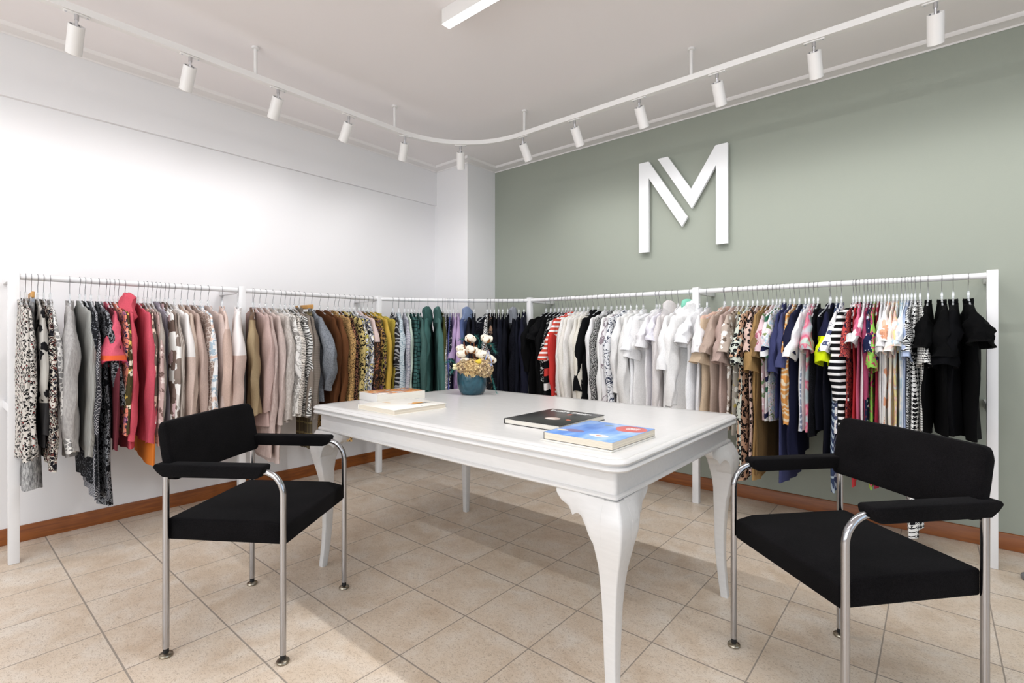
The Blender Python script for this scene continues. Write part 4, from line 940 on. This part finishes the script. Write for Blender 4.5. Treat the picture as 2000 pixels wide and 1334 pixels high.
# ------------------------------------------------------------------ books
M['paper'] = None
def paper(name, c1, c2):
    s = NT(name, .8); P = s.coord(False); f, _ = s.noise(scaled(s, P, (2, 2, 900)), 1.0, 2)
    s.col(s.ramp(f, [(.35, lin(c1)), (.65, lin(c2))])); return s.m
M['paper'] = paper('book_pages', 'd9d3c6', 'ece7dd'); M['paper2'] = paper('book_pages_cream', 'cfc4b2', 'e6dccb')
def cover_mat(name, kind):
    s = NT(name, .3, 0, .5); P = s.coord(False)
    sep = s.n('ShaderNodeSeparateXYZ'); s.l(P, sep.inputs[0]); X, Y, Z = sep.outputs
    def disc(cx, cy, rx, ry, wob=.35, sc=14):
        f, _ = s.noise(P, sc, 3)
        a = s.math('DIVIDE', s.math('SUBTRACT', X, cx), rx); b = s.math('DIVIDE', s.math('SUBTRACT', Y, cy), ry)
        d = s.math('ADD', s.math('ADD', s.math('MULTIPLY', a, a), s.math('MULTIPLY', b, b)), s.math('MULTIPLY', s.math('SUBTRACT', f, .5), wob*4))
        return s.math('LESS_THAN', d, 1)
    if kind == 'orange':
        f, _ = s.noise(P, 9, 3, 1.2)
        out = s.ramp(f, [(0, lin('e9e2da')), (.40, lin('6b5a66')), (.45, lin('d98b3a')), (.54, lin('b9643a')), (.58, lin('d9a040')), (.63, lin('ece7df')), (.7, lin('3c3440'))], True)
    elif kind == 'black':
        out = lin('242424'); out = s.mix(disc(.02, -.045, .034, .028), out, lin('b9a39a')); out = s.mix(disc(.015, -.052, .022, .016), out, lin('d9d3cd'))
        out = s.mix(disc(.085, -.035, .012, .01), out, lin('c96a4f')); out = s.mix(disc(.02, .07, .010, .018), out, lin('c04a3a'))
    elif kind == 'blue':
        f, _ = s.noise(scaled(s, P, (1, .4, 1)), 18, 4); out = s.ramp(f, [(.3, lin('4a74c4')), (.5, lin('6c9be0')), (.7, lin('a9c4ec'))])
        out = s.mix(disc(.068, .082, .058, .05), out, lin('cf5148')); out = s.mix(disc(-.02, .095, .02, .012), out, lin('7d93a0'))
        out = s.mix(disc(.045, -.08, .036, .02), out, lin('ece2da')); out = s.mix(disc(.045, -.08, .012, .007), out, lin('c9583a'))
        out = s.mix(disc(-.06, -.06, .035, .02), out, lin('7a6a94')); out = s.mix(disc(-.1, -.075, .02, .01), out, lin('e9dcc4'))
    else:
        out = lin('f3efe6'); out = s.mix(disc(.035, .06, .026, .04, .9, 40), out, lin('e6a244')); out = s.mix(disc(-.09, -.03, .03, .008, .9, 50), out, lin('eecb9a'))
        out = s.mix(disc(.055, .06, .008, .065, .6, 60), out, lin('4a3c34')); out = s.mix(disc(.12, .02, .007, .007, .1), out, lin('1f1f24'))
    s.col(out); return s.m
def book(name, loc, rz, lx, ly, th, cov, edge, pages, label, hard=True, ct=.0022):
    """spine on the local -x side, closed book lying flat; z=0 is its underside"""
    e = empty(name, loc, R(rz), label, 'book')
    o = .003 if hard else 0
    MB().box((-lx/2+.002, -ly/2+o, ct), (lx/2-o, ly/2-o, th-ct)).build('pages', pages, e)
    MB().box((-lx/2, -ly/2, th-ct), (lx/2, ly/2, th)).build('front_cover', [cov], e, bevel=.0006)
    MB().box((-lx/2, -ly/2, 0), (lx/2, ly/2, ct)).build('back_cover', edge, e, bevel=.0006)
    MB().box((-lx/2-.001, -ly/2, 0), (-lx/2+.002, ly/2, th)).build('spine', edge, e, bevel=.0006)
    return e
M['white_cover'] = plain('cream_cover', 'f1ede3', .4); M['black_cover'] = plain('black_cover', '141414', .35); M['yellow_cover'] = plain('yellow_cover', 'e8b93a', .4); M['grey_cover'] = plain('pale_grey_cover', 'dedcd8', .4)
b_w = book('book', (1.948, -2.278, TT), -1, .285, .295, .024, cover_mat('white_book_cover', 'white'), M['white_cover'], M['paper2'], 'closed cream hardcover book with a small orange and black drawing')
b_o = book('book', (1.608, -2.085, TT), 84, .29, .19, .042, cover_mat('orange_book_cover', 'orange'), M['grey_cover'], M['paper'], 'thick paperback book with an orange and purple picture cover', hard=False, ct=.0012)
b_k = book('book', (2.700, -2.098, TT), 0, .262, .325, .021, cover_mat('black_book_cover', 'black'), M['black_cover'], M['paper'], 'black hardcover design book with white script title')
b_g = book('booklet', (3.000, -2.273, TT), -1, .268, .292, .005, M['grey_cover'], M['grey_cover'], M['paper'], 'thin pale grey booklet lying underneath the blue book', hard=False, ct=.001)
b_b = book('book', (3.003, -2.268, TT+.005), -1, .256, .285, .024, cover_mat('blue_book_cover', 'blue'), M['black_cover'], M['paper2'], 'blue paperback book with red blot and white lettering', hard=False, ct=.0015)
ink = plain('white_ink', 'ecebe8', .6)
def on_cover(b, th, txt, x, y, size, mat, rz=0, **kw): return text_mesh('cover_text', txt, size, mat, b, (x, y, th+.0004), (0, 0, R(rz)), **kw)
on_cover(b_k, .021, 'T-shirt Design', -.008, 0.120, .036, ink, 0, bold=.0003)
# a block of small brush-written words, too small to read
mb = MB(); rl = random.Random(4)
for row in range(4):
    x = -.020+.004*(row % 2)
    while x < .022:
        w_ = rl.uniform(.004, .009); y = .010-row*.0085
        mb.box((x, y-rl.uniform(.002, .0035), 0), (x+w_, y+rl.uniform(.001, .003), .0004)); x += w_+.0018
t_ = mb.build('cover_lettering', ink, b_b, smooth=0); t_.location = (.072, .088, .0243); t_.rotation_euler = (0, 0, R(12))

# ------------------------------------------------------------------ pot with dried arrangement
PX, PY, PZ = 1.80, -1.665, TT
def glaze():
    s = NT('teal_glaze', .14, 0, .4); P = s.coord(False); f, _ = s.noise(scaled(s, P, (1, 1, .5)), 14, 4, .6)
    s.col(s.ramp(f, [(.3, lin('142e3a')), (.55, lin('1e4350')), (.75, lin('34616e'))])); s.b.inputs['Coat Weight'].default_value = .15
    return s.m
pp = [(.0, .0), (.058, 0), (.064, .003), (.074, .018), (.082, .04), (.0865, .065), (.088, .1), (.0865, .132), (.0855, .137), (.082, .1375), (.0795, .134), (.080, .1), (.074, .04), (.05, .012), (0, .012)]
pot = empty('plant_pot', (PX, PY, PZ), 0, 'dark teal glazed pot on the white table', 'plant pot')
MB().loft([[(max(r, .0005)*cos(a), max(r, .0005)*sin(a), z) for a in loops(40)] for r, z in pp]).build('pot_bowl', glaze(), pot)
MB().loft([[(r*cos(a), r*sin(a), z+.004*sin(5*a)) for a in loops(24)] for r, z in ((.079, .085), (.079, .105), (.04, .112), (.001, .113))]).build('floral_foam', plain('moss_foam', '4a4a34', .95, 0, .2, .3, 60), pot)
CR = Vector((cos(R(40.3)), sin(R(40.3)), 0)); CF = Vector((-sin(R(40.3)), cos(R(40.3)), 0))
def pv(a, b, z): return CR*a+CF*b+Vector((0, 0, z))     # across, back, up from the pot's foot
cot = plain('cotton', 'ebe1cf', 1, 0, .1, .06, 60, .4); husk = plain('cotton_husk', '8a5526', .7, 0, .3, .3, 40); twig = plain('brown_twig', '6b3d22', .7, 0, .3, .25, 60)
fern = plain('teal_dyed_fern', '2f6d68', .7, 0, .3, .2, 30)
def blob(mb, c, r, seed, n=10, sq_=1.0):
    rnd = random.Random(seed); p = rnd.uniform(0, 6); rings = []
    for i in range(n+1):
        th_ = pi*i/n; rr = max(.02, sin(th_))*r
        rings.append([(c.x+rr*cos(a)*(1+.12*sin(3*a+p+i)), c.y+rr*sin(a)*(1+.12*sin(3*a+p+i)), c.z+r*sq_*cos(th_)*(1+.05*sin(a*2))) for a in loops(12)])
    mb.loft(rings)
def cotton(a, b, z, r, lean, seed, label):
    rnd = random.Random(seed); e = empty('cotton_stem', (PX, PY, PZ), 0, label, 'dried flower', 'dried stems in the teal pot')
    c = pv(a, b, z); base = pv(a*.25, b*.25, .108)
    mid = (base+c)/2+CR*.012*rnd.uniform(-1, 1); MB().tube([base, mid, c-Vector((0, 0, r*.6))], [.0026, .0024, .002], 7).build('twig', twig, e)
    d = (c-mid).normalized(); s1 = d.cross(CF).normalized(); s2 = d.cross(s1).normalized()
    for k in range(5):
        an = 2*pi*k/5+rnd.random(); mb = MB(); blob(mb, c+(s1*cos(an)+s2*sin(an))*r*.48+d*r*.12*rnd.uniform(-1, 1.5), r*.56, seed*7+k); mb.build('cotton_lobe', cot, e)
    for k in range(5):
        an = 2*pi*(k+.5)/5+.3; q = (s1*cos(an)+s2*sin(an)); tdir = q.cross(d)
        p0, p1, p2 = c-d*r*.75, c-d*r*.45+q*r*.72, c+d*r*.35+q*r*1.08
        vs = [p0-tdir*.002, p0+tdir*.002, p1+tdir*r*.3, p1-tdir*r*.3, p2, p1+q*.003-d*.002]
        MB().add(vs, [(0, 1, 2, 3), (3, 2, 4), (0, 5, 3), (1, 2, 5), (5, 4, 3), (5, 2, 4), (0, 1, 5)]).build('bract', husk, e)
CT = [(-.010, .0, .325, .030, 'cotton boll on the tallest twig, upper left of the bunch'), (.083, .01, .322, .031, 'cotton boll in a brown husk, upper right of the bunch'),
      (-.066, .0, .267, .026, 'white cotton boll at the left, above the wide boll'), (-.056, -.01, .240, .033, 'wide cotton boll at left middle of the bunch'), (.002, -.03, .262, .031, 'round cotton boll in the centre of the bunch'),
      (.050, -.02, .236, .031, 'cotton boll with a dark husk, right of the centre one'), (.072, .02, .240, .024, 'small cotton boll tucked behind the centre right boll'), (.108, .0, .205, .029, 'cotton boll low at the far right of the bunch'), (-.040, -.03, .196, .024, 'cotton boll low above the left hydrangea')]
for k, (a, b, z, r, lb) in enumerate(CT): cotton(a, b, z, r*1.16, 0, k+3, lb)
def hyd_mat(name, c1, c2, c3):
    s = NT(name, .85, 0, .2); oi = s.coord(False); f, _ = s.noise(oi, 70, 3, 0, .7); s.col(s.ramp(f, [(.3, lin(c1)), (.5, lin(c2)), (.7, lin(c3))])); return s.m
def hydrangea(a, b, z, r, n, mat, seed, label):
    e = empty('hydrangea_head', (PX, PY, PZ), 0, label, 'dried flower', 'dried stems in the teal pot'); c = pv(a, b, z); rnd = random.Random(seed); mb = MB()
    n = int(n*1.5)
    for k in range(n):
        zz = 1-2*(k+.5)/n; ph = k*2.39996; d = Vector((math.sqrt(1-zz*zz)*cos(ph), math.sqrt(1-zz*zz)*sin(ph), zz))
        q = c+d*r*rnd.uniform(.82, 1.05); u = d.cross(Vector((.3, .2, 1))).normalized(); v = d.cross(u); g = rnd.uniform(0, 1.5); s_ = rnd.uniform(.010, .017)
        for j in range(4):
            an = g+pi/2*j; dr = u*cos(an)+v*sin(an); tr = d.cross(dr)
            l1, l2 = rnd.uniform(.0, .006), rnd.uniform(-.003, .006)
            mb.add([q, q+dr*s_*.4+tr*s_*.34+d*l1, q+dr*s_*.75+tr*s_*.40+d*(l1+.002), q+dr*s_*1.05+tr*s_*.12+d*l2, q+dr*s_*1.0-tr*s_*.15+d*l2, q+dr*s_*.7-tr*s_*.42+d*(l1+.002), q+dr*s_*.35-tr*s_*.32+d*l1, q+dr*s_*.6-d*.001],
                   [(0, 1, 7), (1, 2, 7), (2, 3, 7), (3, 4, 7), (4, 5, 7), (5, 6, 7), (6, 0, 7)])
    mb.build('petals', mat, e, smooth=0)
    MB().tube([pv(a*.3, b*.3, .106), c], [.003, .003], 7).build('twig', twig, e)
    mb = MB(); blob(mb, c, r*.8, seed); mb.build('flower_core', plain('dried_core', '4a3a3a', .9), e)
hm1 = hyd_mat('dried_hydrangea_tan', '6f5c50', 'cdae7c', 'efdfae'); hm2 = hyd_mat('dried_hydrangea_cream', '6a5862', 'c6ab82', 'f0e0b8')
hydrangea(-.040, -.040, .158, .046, 60, hm2, 1, 'mauve tan hydrangea head at the left over the rim')
hydrangea(.004, -.058, .150, .052, 80, hm1, 2, 'cream hydrangea head in the middle over the rim')
hydrangea(.066, -.036, .152, .056, 90, hm2, 3, 'large tan hydrangea head at the right over the rim')
def frond(pts, label, seed, n=40, ln=.03, m=fern):
    e = tag(MB().build('fern_frond', m) if False else empty('fern_frond', (PX, PY, PZ), 0), label, 'dried fern', 'dried stems in the teal pot')
    P_ = [pv(*p) for p in pts]; rnd = random.Random(seed); mb = MB(); mb.tube(P_, .0012, 5); mb.build('stalk', m, e); mb = MB()
    tot = len(P_)-1
    for k in range(n):
        u = (k+1)/n*tot*.999; i = int(u); f = u-i; q = P_[i].lerp(P_[i+1], f); d = (P_[i+1]-P_[i]).normalized()
        for sd in range(3):
            v = Vector((rnd.uniform(-1, 1), rnd.uniform(-1, 1), rnd.uniform(-.8, .8))).normalized(); tip = q+(d*.8+v).normalized()*ln*rnd.uniform(.6, 1.1)
            w_ = d.cross(v).normalized()*.0011; h_ = v*.0011
            mb.add([q-w_, q+w_, q+h_, tip], [(0, 1, 3), (1, 2, 3), (2, 0, 3)])
    mb.build('needles', m, e, smooth=0)
frond([(.01, .02, .11), (.03, .03, .25), (.06, .02, .315), (.11, 0, .29), (.135, -.01, .245)], 'teal fern frond arching right below the top boll', 1, 60, .04)
frond([(0, .02, .11), (.0, .04, .25), (-.03, .03, .325), (-.075, .01, .318)], 'teal fern frond arching left near the top', 2)
frond([(-.04, .0, .11), (-.08, -.02, .165), (-.12, -.03, .20), (-.150, -.03, .185)], 'pale teal fern frond reaching out to the left', 3, 44, .032)
frond([(-.04, -.02, .11), (-.07, -.05, .165), (-.10, -.06, .155), (-.115, -.06, .13)], 'teal fern frond drooping over the left rim', 4, 44, .032)
frond([(.05, .0, .11), (.085, -.03, .165), (.112, -.04, .12), (.130, -.05, .06), (.142, -.05, .012)], 'long teal fern frond hanging down the right side of the pot', 5, 60, .02)
frond([(.02, .0, .11), (.03, -.01, .24), (.045, -.01, .315), (.02, 0, .34)], 'teal fern frond behind the centre bolls', 6, 26, .03)
frond([(-.01, -.01, .11), (-.02, -.03, .2), (-.035, -.03, .235)], 'grey blue moss tuft between the bolls', 7, 26, .026, plain('grey_moss', '6f7d88', .9))
# bare cut twigs
for k, (a0, a1, z1, lb) in enumerate(((-.03, -.048, .305, 'cut brown twig left of the tall boll'), (.012, .012, .30, 'thick brown twig standing in the middle'), (.055, .098, .262, 'slanting brown twig at the right'), (.025, .028, .285, 'short brown twig behind the centre boll'))):
    t_ = MB().tube([pv(a0*.5, -.01, .108), pv(a0, -.015, .2), pv(a1, -.02, z1)], [.0045, .0042, .0036], 8).build('cut_twig', twig); t_.location = (PX, PY, PZ); tag(t_, lb, 'twig', 'dried stems in the teal pot')
# cream rolled sticks, yellow pod, lavender ribbon
crm = plain('cream_felt', 'e6d9ac', .9); yel = plain('yellow_felt', 'd8b93a', .85)
rib_m = plain('lavender_ribbon', '9aa6cf', .6)
for k, (b, z, lb) in enumerate(((-.045, .1705, 'upper cream felt stick pointing left over the rim'), (-.058, .155, 'lower cream felt stick pointing left over the rim'))):
    t_ = MB().tube([pv(-.108, b, z-.001), pv(-.104, b, z), pv(-.035, b, z+.004), pv(-.030, b, z+.004)], [.0055, .0085, .0085, .006], 14).build('felt_stick', crm); t_.location = (PX, PY, PZ); tag(t_, lb, 'decoration', 'dried stems in the teal pot')
t_ = MB().tube([pv(.015, -.07, .180), pv(.022, -.07, .184), pv(.05, -.07, .196), pv(.058, -.07, .198)], [.010, .014, .015, .010], 14).build('felt_pod', yel); t_.location = (PX, PY, PZ); tag(t_, 'short yellow felt pod in the middle of the bunch', 'decoration')
pts = [pv(.07, -.06, .175), pv(.085, -.06, .22), pv(.096, -.06, .262), pv(.108, -.06, .22), pv(.118, -.06, .185), pv(.108, -.065, .165), pv(.092, -.065, .168), pv(.10, -.06, .19), pv(.12, -.06, .168)]
def ribbon(pts, w_):
    mb = MB(); rings = []
    for p in pts: rings.append([p+Vector((0, 0, -w_))+CF*.0006, p+Vector((0, 0, w_))+CF*.0006, p+Vector((0, 0, w_))-CF*.0006, p+Vector((0, 0, -w_))-CF*.0006])
    mb.loft(rings); return mb
t_ = MB().tube(pts, .003, 6).build('ribbon', rib_m); t_.location = (PX, PY, PZ); tag(t_, 'looped lavender ribbon at the right of the bunch', 'ribbon')

# ------------------------------------------------------------------ armchairs
def make_chair(loc, rz, label):
    """local: +y is the way the sitter faces, origin midway between the four feet"""
    e = empty('armchair', loc, rz, label, 'chair', 'black armchairs with chrome legs')
    hx, hy, r = .2555, .2175, .0108
    for sx in (-1, 1):
        x = sx*hx
        cv = [(x, hy, .03), (x, hy, .58)] + [(x, hy-.078+.078*cos(R(a)), .588+.078*sin(R(a))) for a in range(0, 91, 10)] + [(x, -hy+.02, .666)]
        MB().tube(cv, r, 18).build('front_leg', M['chrome'], e)
        MB().tube([(x, -hy, .03), (x, -hy, .655)], r, 18).build('rear_leg', M['chrome'], e)
        for y in (hy, -hy):
            MB().tube([(x, y, .012), (x, y, .032)], .0095, 14).build('rubber_collar', M['rubber'], e)
            MB().loft([[(x+q*cos(a), y+q*sin(a), z) for a in loops(22)] for q, z in ((.014, .0005), (.021, .002), (.0225, .006), (.021, .010), (.012, .0145))]).build('foot_glide', M['brass'], e)
        # arm pad: upholstered bar with undercut ends
        w_ = .027; y0, y1 = -hy-.028, hy-.062
        side = [(y0+.004, .690), (y0-.004, .680), (y0+.012, .662), (y0+.035, .645), (y1-.030, .645), (y1-.012, .650), (y1, .668), (y1+.004, .684), (y1-.004, .690)]
        MB().extrude(side, lambda u, v, d: (x+d, u, v), -w_, w_).build('armrest', M['wool'], e, bevel=.006, seg=3, smooth=60)
    # seat
    MB().loft([[(sx_*(hx-.014), y_, z) for sx_, y_, z in ((-1, -hy-.006, .487), (-1, -hy-.006, .41), (-1, hy+.004, .405), (-1, hy+.004, .472), (-1, hy-.06, .487))],
               [(sx_*(hx-.014), y_, z) for sx_, y_, z in ((1, -hy-.006, .487), (1, -hy-.006, .41), (1, hy+.004, .405), (1, hy+.004, .472), (1, hy-.06, .487))]]).build('seat', M['wool'], e, bevel=.009, seg=4, smooth=60)
    # backrest, slightly curved and leaning back
    rings = []; us = (-1, -.992, -.975, -.945, -.9, -.7, -.45, -.2, 0, .2, .45, .7, .9, .945, .975, .992, 1)
    for u in us:
        x = u*(hx+.006); cvy = -.016*(1-u*u); d_ = min(1, (1-abs(u))*(hx+.006)/.026); k_ = 1-math.sqrt(max(0, 1-(1-d_)**2))
        lo, hi = .622+.024*k_, .832-.028*k_; t_ = .021*(1-.45*k_)
        def yy(z): return -hy+.018+cvy-(z-.62)*.17
        rings.append([(x, yy(lo)-t_*.8, lo+.004), (x, yy(lo)+t_*.8, lo+.004), (x, yy(lo+.02)+t_, lo+.02), (x, yy(.72)+t_*1.05, .72), (x, yy(hi-.02)+t_, hi-.02), (x, yy(hi)+t_*.5, hi), (x, yy(hi)-t_*.5, hi), (x, yy(hi-.02)-t_, hi-.02), (x, yy(.72)-t_*1.05, .72), (x, yy(lo+.02)-t_, lo+.02)])
    MB().loft(rings).build('backrest', M['wool'], e, bevel=.004, seg=2, smooth=60)
    return e
make_chair((1.797, -2.843, 0), math.atan2(.252, .352)-pi/2, 'black armchair with chrome legs at the left end of the table')
make_chair((3.631, -1.814, 0), math.atan2(-.327, -.29)-pi/2, 'black armchair with chrome legs at the right, nearest the viewer')

# round grey foot just inside the right picture edge
sf = MB().loft([[(4.215+q*cos(a), -.40+q*sin(a), z) for a in loops(28)] for q, z in ((.03, .001), (.045, .004), (.048, .014), (.046, .022), (.038, .028), (.012, .032), (.012, .12))]).build('stand_foot', plain('grey_plastic', '77777a', .4))
tag(sf, 'round grey stand foot on the floor at the right edge', 'stand')
for o in list(bpy.data.objects):
    if o.type == 'LIGHT': pass
